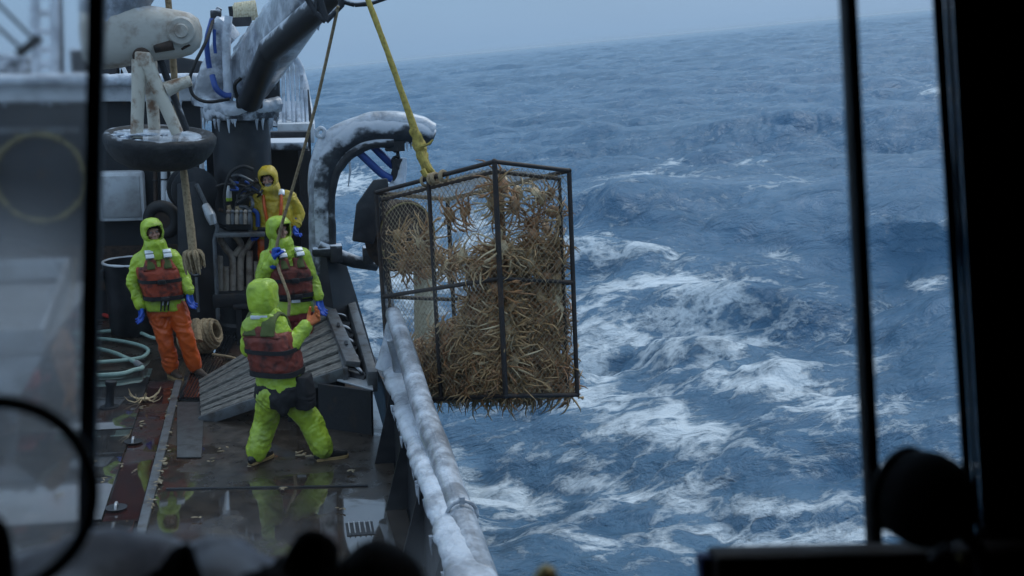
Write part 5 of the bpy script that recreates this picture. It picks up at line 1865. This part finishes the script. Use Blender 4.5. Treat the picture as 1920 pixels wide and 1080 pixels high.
# brown bundle on a line
bp = P(124, 690, 12.6)
t_ = thing('bait_bundle', 'brown mottled bait bundle hanging on a thin line from the sorting table corner', 'bait', P(135, 755, 12.6))
mb = MB(); mb.tube([P(122, 618, 12.6), P(123, 650, 12.6), P(128, 690, 12.6), P(134, 728, 12.6), P(138, 760, 12.6)], [.04, .10, .10, .06, .02], 12, smooth=6, lump=.35, lfreq=9)
mb.tube([P(134, 735, 12.6), P(124, 768, 12.6)], [.03, .012], 6); mb.tube([P(136, 735, 12.6), P(144, 775, 12.6)], [.03, .012], 6); mb.build('bundle', BROWN_BAIT, t_)
mb = MB(); mb.tube([P(146, 485, 12.75), P(138, 560, 12.65), P(122, 622, 12.6)], .008, 6); mb.build('line', TAN_ROPE, t_)
c = Pz(60, 735, .0)
t_ = thing('red_float', 'small red float lying on deck under the sorting table front', 'float', c)
mb = MB(); mb.ell(c + V((0, 0, .16)), (.13, .13, .16)); mb.build('ball', RED_HOSE, t_); mb = MB(); mb.torus(c + V((0, 0, .345)), (0, 1, 0), .04, .014, 16, 6); mb.build('eye_ring', BLACK, t_)

# black barrel
c = Pz(258, 622, 0)
R_ = .40
hz = .98
t_ = thing('barrel', 'open black plastic barrel with frosted rim behind the left crewman', 'barrel', c)
mb = MB(); mb.lathe(c, (0, 0, 1), [(R_ * .84, 0), (R_ * .9, .04), (R_ * .93, hz * .5), (R_, hz - .05), (R_ + .015, hz), (R_ - .02, hz), (R_ - .03, hz - .1), (R_ * .8, .06), (0, .05)], 40); mb.build('shell', BLACK, t_)
mb = MB(); mb.torus(c + V((0, 0, hz)), (0, 0, 1), R_, .018, 44, 8, lump=.006); mb.build('rim', WHITE, t_)
mb = MB(); mb.box(c + V((-R_ + .0, -.1, hz - .16)), (.05, .14, .14)); mb.build('grip', BLACK, t_, bevel=.015)

# coiled rope bundle
c = Pz(392, 668, 0)
t_ = thing('rope_coil', 'fat coil of tan rope lying on deck behind the orange trousers', 'rope coil', c)
axc = V((.85, -.35, .35)).normalized()
mb = MB()
for k in range(15):
    u = (k - 7) / 7
    rr_ = .205 * math.sqrt(max(.15, 1 - (u * .72) ** 2))
    for l in range(2):
        mb.torus(c + V((-.10, .05, .24)) + axc * u * .24 + V((g.uniform(-.01, .01), g.uniform(-.01, .01), g.uniform(-.01, .01))), axc + V((g.uniform(-.09, .09), g.uniform(-.09, .09), g.uniform(-.09, .09))), rr_ - l * .03, .020, 34, 7, lump=.012)
cb = mb.build('coils', TAN_ROPE, t_)
mb = MB(); mb.tube([c + V((.05, -.15, .06)), c + V((.3, -.25, .03)), c + V((.42, -.5, .02))], .018, 8, smooth=6); mb.tube([P(367, 600, 15.1), P(372, 640, 14.9)], [.05, .05], 8); mb.build('loose_end', TAN_ROPE, t_)
mb = MB(); mb.torus(c + V((-.14, .05, .25)) - axc * .06, axc, .225, .02, 30, 8, squash=2.0); mb.build('grey_band', GREY_STEEL, t_)

# hoses on deck
def hose(nm, pts, r, mt, lab):
    mb = MB(); mb.tube([Pz(x, y, r + .03) for x, y in pts], r, 8, smooth=10)
    mb.build(nm, mt, loc=Pz(pts[0][0], pts[0][1], .0), label=lab, cat='hose')
hose('deck_hose', [(140, 626), (185, 622), (225, 620), (262, 624), (282, 632), (300, 636)], .024, GREEN_HOSE, 'pale green hose running straight to the left crewman, farthest of the hoses')
hose('deck_hose', [(150, 634), (200, 636), (250, 644), (277, 655), (270, 668), (245, 674), (200, 678), (150, 681)], .024, GREEN_HOSE, 'pale green hose looped in one wide bend on the deck')
hose('deck_hose', [(120, 650), (170, 652), (210, 660), (240, 673), (262, 684), (266, 690), (250, 694), (225, 701), (170, 704), (120, 702)], .027, GREEN_HOSE, 'pale green hose with metal coupling, nearest loop on deck')
mb = MB(); mb.tube([Pz(256, 681, .06), Pz(266, 688, .06)], .042, 10); mb.build('hose_coupling', PALE_STEEL, loc=Pz(262, 686, 0), label='bright metal coupling on the nearest green hose loop', cat='coupling')
hose('deck_hose', [(90, 596), (140, 592), (170, 586), (215, 582)], .035, RED_HOSE, 'thick red hose lying beside the black barrel')
hose('deck_hose', [(130, 588), (150, 584), (185, 588), (212, 596)], .03, RED_HOSE, 'short red hose crossing the thick red hose')
# black deck stub
c = Pz(205, 765, .02)
t_ = thing('deck_stub', 'short black mooring stub standing in the wet deck', 'stub', c)
mb = MB(); mb.lathe(c, (.12, 0, 1), [(.06, 0), (.045, .05), (.045, .24), (.06, .26), (.06, .30), (.02, .31)], 16); mb.build('post', BLACK, t_)
mb = MB(); mb.lathe(c, (0, 0, 1), [(.0, .0), (.10, .0), (.10, .02), (.0, .025)], 18); mb.build('foot', BLACK, t_)

# dead crab and scraps on the deck
o = bpy.data.objects.new('crab', cms[4]); COL.objects.link(o); o.location = Pz(270, 748, .05); ORIG[o] = o.location.copy()
o.rotation_euler = (math.radians(170), .1, .4); o.scale = (.75, .75, .75)
tag(o, 'single pale crab lying belly up on the wet hatch plate', 'crab')
mb = MB()
g2 = random.Random(3)
SCR = [(270, 765, .05), (262, 795, .07), (300, 880, .05), (292, 905, .07), (300, 860, .05), (285, 940, .05), (310, 840, .05), (200, 900, .05), (170, 865, .05), (120, 930, .05), (225, 870, .05), (250, 885, .04), (535, 917, .06), (655, 885, .06), (370, 972, .05), (400, 860, .04), (560, 850, .09), (575, 853, .07), (470, 870, .04), (420, 843, .05), (315, 800, .03), (318, 780, .03), (640, 955, .04)]
for x, y, s in SCR:
    for k in range(3):
        c = Pz(x + g2.uniform(-9, 9), y + g2.uniform(-5, 5), .028)
        mb.ell(c, (s * g2.uniform(.2, .8), s * g2.uniform(.12, .3), s * .10), (V((math.cos(k * 2), math.sin(k * 2), 0)), V((-math.sin(k * 2), math.cos(k * 2), 0)), UPZ), 7, 5, lump=.5)
for k in range(110):
    u = g2.random()
    c = Pz(332, 730, .02).lerp(Pz(285, 960, .02), u) + V((g2.uniform(-.07, .03), 0, 0)); s = g2.uniform(.006, .028)
    mb.ell(c, (s, s * g2.uniform(.5, 1.4), s * .5), nu=6, nv=4, lump=.5)
mb.build('bait_scraps', SCRAP, loc=Pz(300, 850, 0), kind='stuff', label='scattered scraps of bait and broken crab on the wet deck', cat='scraps', sharp=None)

# ---------------------------------------------------------------- machinery under the crane
YM = 16.25
# dark winch with side plates
t_ = thing('hydraulic_winch', 'black hydraulic winch with bright edged side plates behind the frayed rope', 'winch', V((P(365, 500, YM).x, YM, 0)))
mb = MB()
s1 = [(332, 345), (366, 340), (402, 420), (408, 480), (408, 605), (335, 605)]
n = len(s1)
mb.add([P(x, y, 16.2) for x, y in s1] + [P(x, y, 16.3) for x, y in s1], [tuple(reversed(range(n))), tuple(range(n, 2 * n))] + [(i, (i + 1) % n, n + (i + 1) % n, n + i) for i in range(n)])
mb.build('side_plate', BLACK, t_, bevel=.01)
mb = MB(); mb.tube([P(368, 345, 16.15), P(392, 395, 16.15), P(408, 425, 16.15), P(402, 450, 16.15), P(409, 600, 16.15)], .028, 8); mb.build('edge_rail', GREY_STEEL, t_)
mb = MB(); mb.lathe(P(360, 355, 16.6), (.3, -1, 0), [(0, -.15), (.3, -.15), (.3, -.1), (.2, -.08), (.2, .1), (.3, .12), (.3, .16), (.1, .2), (0, .2)], 30); mb.build('drum', BLACK, t_)
mb = MB(); mb.tube([P(385, 385, 16.1), P(395, 405, 16.0), P(400, 420, 16.0)], [.05, .07, .05], 10); mb.build('brake_lever', PALE_STEEL, t_)
mb = MB(); mb.torus(P(366, 508, 16.1), (0, 1, 0), .06, .016, 18, 7); mb.tube([P(368, 520, 16.1), P(372, 585, 16.05)], .02, 8); mb.build('shackle', GREY_STEEL, t_)
# valve bank
t_ = thing('valve_bank', 'bank of hydraulic valves with levers and hoses below the crane', 'valve bank', V((P(445, 440, YM).x, YM, P(445, 438, YM).z)))
mb = MB(); a, b = P(405, 442, YM), P(497, 432, YM); mb.box(((a.x + b.x) / 2, YM + .1, (a.z + b.z) / 2), (b.x - a.x, .6, b.z - a.z)); mb.build('shelf', GREY_STEEL, t_, bevel=.008)
mb = MB(); a, b = P(425, 432, YM), P(470, 405, YM); mb.box(((a.x + b.x) / 2, YM + .1, (a.z + b.z) / 2), (b.x - a.x, .3, b.z - a.z)); mb.build('block', BLACK, t_, bevel=.02)
for k in range(6):
    x = 428 + k * 8
    mb = MB(); mb.tube([P(x, 420, YM - .12), P(x, 408, YM - .12), P(x, 400, YM - .12)], [.028, .032, .02], 8); mb.ell(P(x, 397, YM - .12), (.03,) * 3, nu=8, nv=6); mb.build('spool_end', GREY_STEEL if k % 2 else M_PIPE, t_)
for pts, mt, r in (([P(422, 400, YM), P(421, 360, YM), P(432, 325, YM), P(455, 312, YM), P(475, 318, YM)], RUBBER, .022), ([P(440, 400, YM), P(450, 360, YM), P(475, 345, YM)], RUBBER, .02),
                   ([P(432, 400, YM), P(428, 385, YM)], TAN_ROPE, .03), ([P(455, 405, YM), P(448, 392, YM), P(441, 390, YM)], TAN_ROPE, .035), ([P(468, 440, YM), P(470, 410, YM), P(462, 390, YM), P(448, 388, YM)], GREY_STEEL, .03), ([P(484, 425, YM), P(482, 400, YM), P(470, 392, YM)], BLUE_HOSE, .03),
                   ([P(405, 350, YM), P(425, 345, YM), P(460, 350, YM), P(490, 365, YM)], RUBBER, .018)):
    mb = MB(); mb.tube(pts, r, 8, smooth=8); mb.build('hose', mt, t_)
for k in range(12):
    x, y = g.uniform(408, 485), g.uniform(335, 425)
    pts = [P(x, y, YM + g.uniform(-.1, .3))]
    for q in range(3):
        x += g.uniform(-26, 26); y += g.uniform(-20, 26)
        pts.append(P(min(max(x, 404), 490), min(y, 430), YM + g.uniform(-.1, .3)))
    mb = MB(); mb.tube(pts, g.uniform(.014, .026), 7, smooth=8); mb.build('hose', (RUBBER, BLACK, GREY_STEEL, RUBBER, BLUE_HOSE, RUST)[k % 6], t_)
# bent pipes below
t_ = thing('pipe_manifold', 'row of bent grey brown pipes in the dark frame under the valve bank', 'pipes', V((P(445, 545, YM).x, YM + .3, 0)))
for pts in ([(410, 445), (425, 468), (436, 485), (437, 545)], [(424, 500), (424, 545)], [(478, 440), (465, 462), (452, 482), (451, 545)], [(468, 470), (468, 545)], [(412, 480), (414, 545)], [(440, 440), (452, 460), (440, 478)], [(482, 490), (482, 545)]):
    mb = MB(); mb.tube([P(x, y, YM + .12) for x, y in pts], .045, 10, smooth=6); mb.build('pipe', M_PIPE, t_)
mb = MB(); a, b = P(400, 575, YM), P(500, 545, YM); mb.box(((a.x + b.x) / 2, YM + .12, (a.z + b.z) / 2), (b.x - a.x, .5, b.z - a.z)); mb.build('plinth', BLACK_RUST, t_, bevel=.02)
mb = MB()
for x in (402, 500):
    mb.bar(P(x, 600, YM), P(x, 436, YM), .06, .06, up=(0, 1, 0))
mb.build('frame_post', BLACK, t_)
# small pipes and bits against the bulkhead
for k, (x0, y0, y1, r, mt, nm, lab) in enumerate(((307, 318, 378, .045, WHITE, 'vent_pipe', 'white vent pipe between the pale panel and the frayed rope'), (324, 318, 360, .035, IVORY, 'vent_pipe', 'short ivory vent pipe just left of the frayed rope'),
                                   (378, 300, 350, .035, WHITE, 'vent_pipe', 'white vent pipe just right of the frayed rope'), (291, 320, 380, .03, RUST, 'vent_pipe', 'rust red pipe right of the pale panel'))):
    t_ = thing(nm, lab, 'pipe', P(x0, y1, 17.7), 'pipes on the bulkhead')
    mb = MB(); mb.tube([P(x0, y0 - 20, 17.7), P(x0 + 1, y1, 17.7)], r, 10); mb.build('pipe', mt, t_)
    mb = MB(); mb.torus(P(x0, y0 + 18, 17.7), (0, 0, 1), r, .012, 16, 6); mb.build('bracket', BLACK, t_)
t_ = thing('white_bottle', 'small white bottle with green base standing on the valve bank', 'bottle', P(429, 378, 16.5))
mb = MB(); mb.lathe(P(429, 372, 16.5), (0, 0, 1), [(.035, 0), (.04, .02), (.04, .1), (.015, .16), (.012, .18), (0, .18)], 16); mb.build('body', WHITE, t_)
mb = MB(); mb.lathe(P(429, 378, 16.5), (0, 0, 1), [(.03, 0), (.045, .01), (.045, .05), (0, .05)], 16); mb.build('base', LIME, t_)
mb = MB(); mb.box(P(320, 372, 17.2), (.12, .1, .22)); mb.build('junction_box', WHITE, loc=P(320, 388, 17.2), bevel=.02, label='small white junction box beside the black tyre', cat='box')
mb = MB(); mb.tube([P(462, 315, 16.9), P(470, 316, 16.9), P(480, 318, 16.9), P(490, 321, 16.9)], [.04, .05, .045, .03], 8, smooth=4, lump=.3, lfreq=12); mb.tube([P(480, 343, 16.9), P(490, 347, 16.9)], [.03, .04], 8, lump=.3); mb.build('orange_line', ORANGE, loc=P(476, 325, 16.9), label='tangle of bright orange line beside the golden hood', cat='line')

# ================================================================ wheelhouse round the camera
def Yw(py):
    return 1.2446 + .11 * ((CH - (py - 93) / 2300 * 1.2) - 3.8)
def W(px, py, dy=0.0):
    return P(px, py, Yw(py) + dy)
wh = thing('wheelhouse', 'dark wheelhouse with thin window bars framing the view', 'wheelhouse', (0, .2, 2.2))
X0, X1, Z0, Z1, YB = -2.6, 1.0, 2.15, 4.30, -2.6
def wbox(nm, lo, hi, mt=DARK_ROOM, bevel=0):
    mb = MB(); mb.box([(a + b) / 2 for a, b in zip(lo, hi)], [b - a for a, b in zip(lo, hi)]); return mb.build(nm, mt, wh, bevel=bevel)
wbox('floor', (X0, YB, Z0 - .1), (X1, 1.16, Z0))
wbox('ceiling', (X0, YB, Z1), (X1, 1.42, Z1 + .1))
wbox('rear_wall', (X0, YB - .1, Z0), (X1, YB, Z1))
wbox('side_wall', (X0 - .1, YB - .1, Z0 - .1), (X0 - .003, 1.42, Z1 + .1))
wbox('side_wall', (X1 + .003, YB - .1, Z0 - .1), (X1 + .1, 1.42, Z1 + .1))
wbox('front_wall', (X0, 1.17, 0.01), (X1, 1.25, 3.185))
mb = MB(); mb.slab([W(-3600, -95, -.04), W(1960, -95, -.04), W(1960, -95, .05) + V((0, 0, 0)), W(-3600, -95, .05)], .02)
wbox('header', (X0, 1.24, 4.02), (X1, 1.33, Z1 - .003), FRAME_BLK)
def vbar(nm, x_top, x_bot, wd, mt, dp=.02, dy=0.0, y0=-110, y1=1110, rb=870):
    a = W(x_top + (x_bot - x_top) * (y0 / rb), y0, dy); b = W(x_top + (x_bot - x_top) * (y1 / rb), y1, dy)
    mb = MB(); mb.bar(a, b, wd, dp, up=(0, 1, 0)); return mb.build(nm, mt, wh, bevel=.002)
vbar('window_bar', 182, 165, .0150, FRAME_BLK)
vbar('window_bar', 1590, 1632, .0130, FRAME_BLK)
# right pillar
def pil(nm, t0_, b0_, t1_, b1_, dy0, dy1, mt):
    q = lambda xt, xb, py, dy: W(xt + (xb - xt) * py / 880, py, dy)
    mb = MB()
    mb.hexa([q(t0_, b0_, 1150, dy0), q(t1_, b1_, 1150, dy0), q(t1_, b1_, 1150, dy1), q(t0_, b0_, 1150, dy1)],
            [q(t0_, b0_, -150, dy0), q(t1_, b1_, -150, dy0), q(t1_, b1_, -150, dy1), q(t0_, b0_, -150, dy1)])
    return mb.build(nm, mt, wh)
pil('window_gasket', 1748, 1804, 1770, 1822, -.012, .03, FRAME_BLK)
pil('window_trim', 1771, 1823, 1784, 1834, -.016, .03, DARK_TRIM)
pil('pillar', 1785, 1835, 2420, 2500, -.03, .07, DARK_ROOM)
# window panes
def glass_mat(name, spots, base_dirt, wetf=0.0):
    m = bpy.data.materials.new(name); m.use_nodes = True; t = m.node_tree; t.nodes.clear()
    o = N(t, 'OutputMaterial'); tr = N(t, 'BsdfTransparent'); gl = N(t, 'BsdfGlossy', Roughness=0.02); df = N(t, 'BsdfDiffuse'); tl = N(t, 'BsdfTranslucent')
    tr.inputs[0].default_value = (.97, .985, .985, 1); df.inputs[0].default_value = (.75, .78, .80, 1); tl.inputs[0].default_value = (.75, .78, .80, 1)
    fr = N(t, 'Fresnel', IOR=1.45)
    m1 = N(t, 'MixShader'); t.links.new(mathn(t, 'MULTIPLY', fr.outputs[0], .8), m1.inputs[0]); t.links.new(tr.outputs[0], m1.inputs[1]); t.links.new(gl.outputs[0], m1.inputs[2])
    if wetf:                     # a film of spray blurs what lies behind
        rf = N(t, 'BsdfRefraction', IOR=1.15, Roughness=0.10); rf.inputs[0].default_value = (.97, .985, .985, 1)
        mw = N(t, 'MixShader'); mw.inputs[0].default_value = wetf; t.links.new(tr.outputs[0], mw.inputs[1]); t.links.new(rf.outputs[0], mw.inputs[2])
        t.links.new(mw.outputs[0], m1.inputs[1])
    co = objco(t); n = N(t, 'TexNoise', Scale=9.0, Detail=8.0, Roughness=.65); t.links.new(co, n.inputs['Vector'])
    n2 = N(t, 'TexNoise', Scale=3.0, Detail=3.0); t.links.new(objco(t, (1, 1, .35)), n2.inputs['Vector'])
    d = mathn(t, 'MULTIPLY', mrange(t, n.outputs['Fac'], .35, .8, .3, 1.0), base_dirt)
    for (c, r, s) in spots:
        vd = N(t, 'VectorMath', operation='DISTANCE'); t.links.new(co, vd.inputs[0]); vd.inputs[1].default_value = c
        d = mathn(t, 'ADD', d, mathn(t, 'MULTIPLY', mrange(t, vd.outputs['Value'], 0, r, s, 0), mrange(t, n2.outputs['Fac'], .3, .7, .5, 1.1)))
    mxd = N(t, 'MixShader'); mxd.inputs[0].default_value = .6; t.links.new(df.outputs[0], mxd.inputs[1]); t.links.new(tl.outputs[0], mxd.inputs[2])
    m2 = N(t, 'MixShader'); t.links.new(d, m2.inputs[0]); t.links.new(m1.outputs[0], m2.inputs[1]); t.links.new(mxd.outputs[0], m2.inputs[2])
    t.links.new(m2.outputs[0], o.inputs[0])
    return m
OW = ORIG[wh]
def pane(x0t, x0b, x1t, x1b, mt):
    mb = MB()
    mb.slab([W(x0t, -120, .024), W(x0b, 1100, .024), W(x1b, 1100, .024), W(x1t, -120, .024)], .004)
    mb.build('window_pane', mt, wh)
def loc_(px, py):
    return tuple(W(px, py, .022) - OW)
pane(-3600, -3700, 180, 162, glass_mat('salt_streaked_glass', [(loc_(20, 560), .13, .52), (loc_(-40, 720), .18, .30), (loc_(90, 90), .16, .08), (loc_(60, 1050), .12, .12)], .07, 1.0))
pane(185, 167, 1590, 1640, glass_mat('clear_window_glass', [(loc_(500, 1085), .10, .12), (loc_(860, 1085), .09, .14), (loc_(700, 1000), .06, .03), (loc_(800, 560), .09, .035)], .012))
pane(1594, 1644, 1756, 1850, glass_mat('clear_side_glass', [(loc_(1640, 300), .05, .02)], .014))

# ledge and things on it
wbox('instrument_shelf', (X0, .90, 3.262), (P(1100, 1090, 1.0).x, 1.12, 3.284), LEDGE, .004)
wbox('sill', (X0, .72, 3.186), (X1, 1.166, 3.206), LEDGE, .004)
t_ = thing('wooden_ledge', 'dark brown wooden ledge along the lower right of the window', 'ledge', P(1600, 1085, 1.08))
mb = MB(); a, b = P(1345, 1046, 1.10), P(2300, 1022, 1.10); mb.hexa([a, b, b + V((0, 0, -.10)), a + V((0, 0, -.10))], [a + V((0, .035, 0)), b + V((0, .035, 0)), b + V((0, .035, -.10)), a + V((0, .035, -.10))]); mb.build('board', LEDGE, t_, bevel=.006)
mb = MB(); a, b = P(1312, 1046, 1.115), P(1352, 1044, 1.115); mb.hexa([a, b, b + V((0, 0, -.09)), a + V((.012, 0, -.09))], [a + V((0, .02, 0)), b + V((0, .02, 0)), b + V((0, .02, -.09)), a + V((.012, .02, -.09))]); mb.build('blue_end_cap', BLUE_HOSE, t_, bevel=.006)
# round lamp on a bracket
t_ = thing('round_lamp', 'round black lamp housing on a bracket in front of the right pillar', 'lamp', P(1760, 1090, .95))
c = P(1735, 936, .95)
lax = V((-.40, .88, .05)).normalized()
mb = MB(); mb.lathe(c, lax, [(.004, -.044), (.016, -.042), (.027, -.036), (.036, -.026), (.042, -.012), (.0435, .0), (.042, .012), (.037, .023), (.030, .029), (.006, .031)], 40); mb.build('housing', CLOTH_DARK, t_, sharp=None)
mb = MB(); mb.torus(c + lax * .027, lax, .037, .004, 40, 8); mb.build('rim', RUBBER, t_)
mb = MB(); mb.tube([c - lax * .045, P(1790, 985, .93), P(1835, 1030, .92), P(1850, 1120, .92)], [.009, .008, .007, .007], 10, smooth=5); mb.build('bracket', FRAME_BLK, t_)
mb = MB(); mb.tube([P(1745, 1050, .9), P(1778, 1022, .9)], .0042, 8); mb.build('clamp_screw', PALE_STEEL, t_)
mb = MB(); mb.tube([P(1828, 1012, .9), P(1852, 990, .9)], .004, 8); mb.build('clamp_screw', PALE_STEEL, t_)
mb = MB(); mb.ell(P(1808, 1046, .9), (.006, .006, .005), nu=12, nv=8); mb.build('knob', BRASS, t_)
# black cable loop lower left
mb = MB()
cc = P(-14, 932, .92)
nrm = (EYE - cc).normalized()
mb.torus(cc, nrm, .0705, .0052, 64, 10)
mb.build('cable_loop', RUBBER, loc=cc - V((0, 0, .075)), label='black cable loop hanging blurred in the lower left corner', cat='cable')
mb = MB(); mb.tube([P(-30, 960, .9), P(-5, 1010, .9), P(-2, 1100, .9)], [.006, .010, .012], 12, smooth=5); mb.build('cable_plug', CLOTH_DARK, loc=P(-5, 1100, .9), label='black plug at the left edge inside the cable loop', cat='plug')
# wiper at top left, outside the glass
t_ = thing('window_wiper', 'twin armed window wiper parked outside at the upper left', 'wiper', W(60, 90, .07))
mb = MB(); mb.bar(W(-40, -30, .07), W(66, 76, .07), .0032, .004, up=(0, 1, 0)); mb.build('arm', FRAME_BLK, t_)
mb = MB(); mb.bar(W(-60, 0, .07), W(44, 94, .07), .0032, .004, up=(0, 1, 0)); mb.build('arm', FRAME_BLK, t_)
mb = MB(); mb.bar(W(33, 103, .065), W(76, 70, .065), .008, .010, up=(0, 1, 0)); mb.build('blade_carrier', FRAME_BLK, t_)
# soft dark things on the sill
def lump_obj(nm, ctr_px, top_py, Y0, halfw, depth, mt, lab, cat, seed, ex=2.2, lumpy=.12):
    a = P(ctr_px, top_py, Y0)
    zb = 3.286
    h = a.z - zb
    mb = MB()
    vs, fs = [], []
    nu, nv = 28, 10
    for j in range(nv + 1):
        ph = (math.pi / 2) * j / nv
        for i in range(nu):
            an = 2 * math.pi * i / nu
            cs, sn, zz = math.cos(an) * math.sin(ph), math.sin(an) * math.sin(ph), math.cos(ph)
            k = 1 + lumpy * mnoise.noise(V((cs * 1.3 + seed, sn * 1.3, zz * 1.3))) + lumpy * .25 * mnoise.noise(V((cs * 3 + seed, sn * 3, zz * 3)))
            vs.append(V((a.x + cs * halfw * k, Y0 + sn * depth * k, zb + max(0, h * zz ** (.6 if mt is CLOTH_DARK else 1.0) * k))))
    for j in range(nv):
        for i in range(nu):
            i2 = (i + 1) % nu
            fs.append((j * nu + i, (j + 1) * nu + i, (j + 1) * nu + i2, j * nu + i2))
    fs.append(tuple(nv * nu + i for i in range(nu)))
    mb.add(vs, fs)
    return mb.build(nm, mt, loc=(a.x, Y0, zb), label=lab, cat=cat, sharp=None)
lump_obj('instrument_hood', 705, 1020, 1.0, .047, .05, CLOTH_DARK, 'black domed instrument hood on the sill, right of the crumpled gloves', 'hood', 1, lumpy=.06)
lump_obj('work_glove', 560, 1040, .99, .050, .05, CLOTH_DARK, 'dark crumpled work glove on the sill beside the domed hood', 'glove', 7, lumpy=.5)
lump_obj('work_glove', 320, 1052, .98, .035, .04, CLOTH_DARK, 'dark flat work glove on the sill next to the pale cloth', 'glove', 11, lumpy=.4)
lump_obj('pale_cloth', 150, 1030, 1.06, .12, .11, CLOTH_BLUE, 'pale blue crumpled cloth on the sill at lower left', 'cloth', 15, lumpy=.35)
lump_obj('pale_cloth', 450, 1036, 1.07, .09, .10, CLOTH_BLUE, 'pale blue cloth folded behind the dark crumpled glove', 'cloth', 21, lumpy=.4)
lump_obj('brass_fitting', 1025, 1060, 1.03, .018, .02, BRASS, 'small dull brass fitting on the middle of the sill', 'fitting', 25, lumpy=.1)

# ================================================================ heel the whole boat (everything but the sea) against the horizon
for o in list(S.objects):
    if o.parent is None and o.type in ('MESH', 'EMPTY') and o.name != 'sea':
        o.matrix_world = MB_BOAT @ Matrix.LocRotScale(o.location.copy(), o.rotation_euler.to_quaternion() if o.rotation_mode != 'QUATERNION' else o.rotation_quaternion.copy(), o.scale.copy())

# ================================================================ damp air over the sea
def build_haze(dens):
    mb = MB()
    mb.box((0, 0, 6.75), (32000, 32000, 19.5))
    m = bpy.data.materials.new('damp_air')
    m.use_nodes = True
    t = m.node_tree
    t.nodes.clear()
    o = N(t, 'OutputMaterial')
    v = N(t, 'VolumePrincipled', Density=dens, Anisotropy=0.2)
    v.inputs['Color'].default_value = (0.74, 0.87, 0.97, 1)
    t.links.new(v.outputs[0], o.inputs['Volume'])
    ob = mb.build('haze', m, loc=(0, 0, 0), sharp=None, kind='stuff', label='thin cold haze hanging over the far sea', cat='haze')
    return ob


build_haze(0.00006)
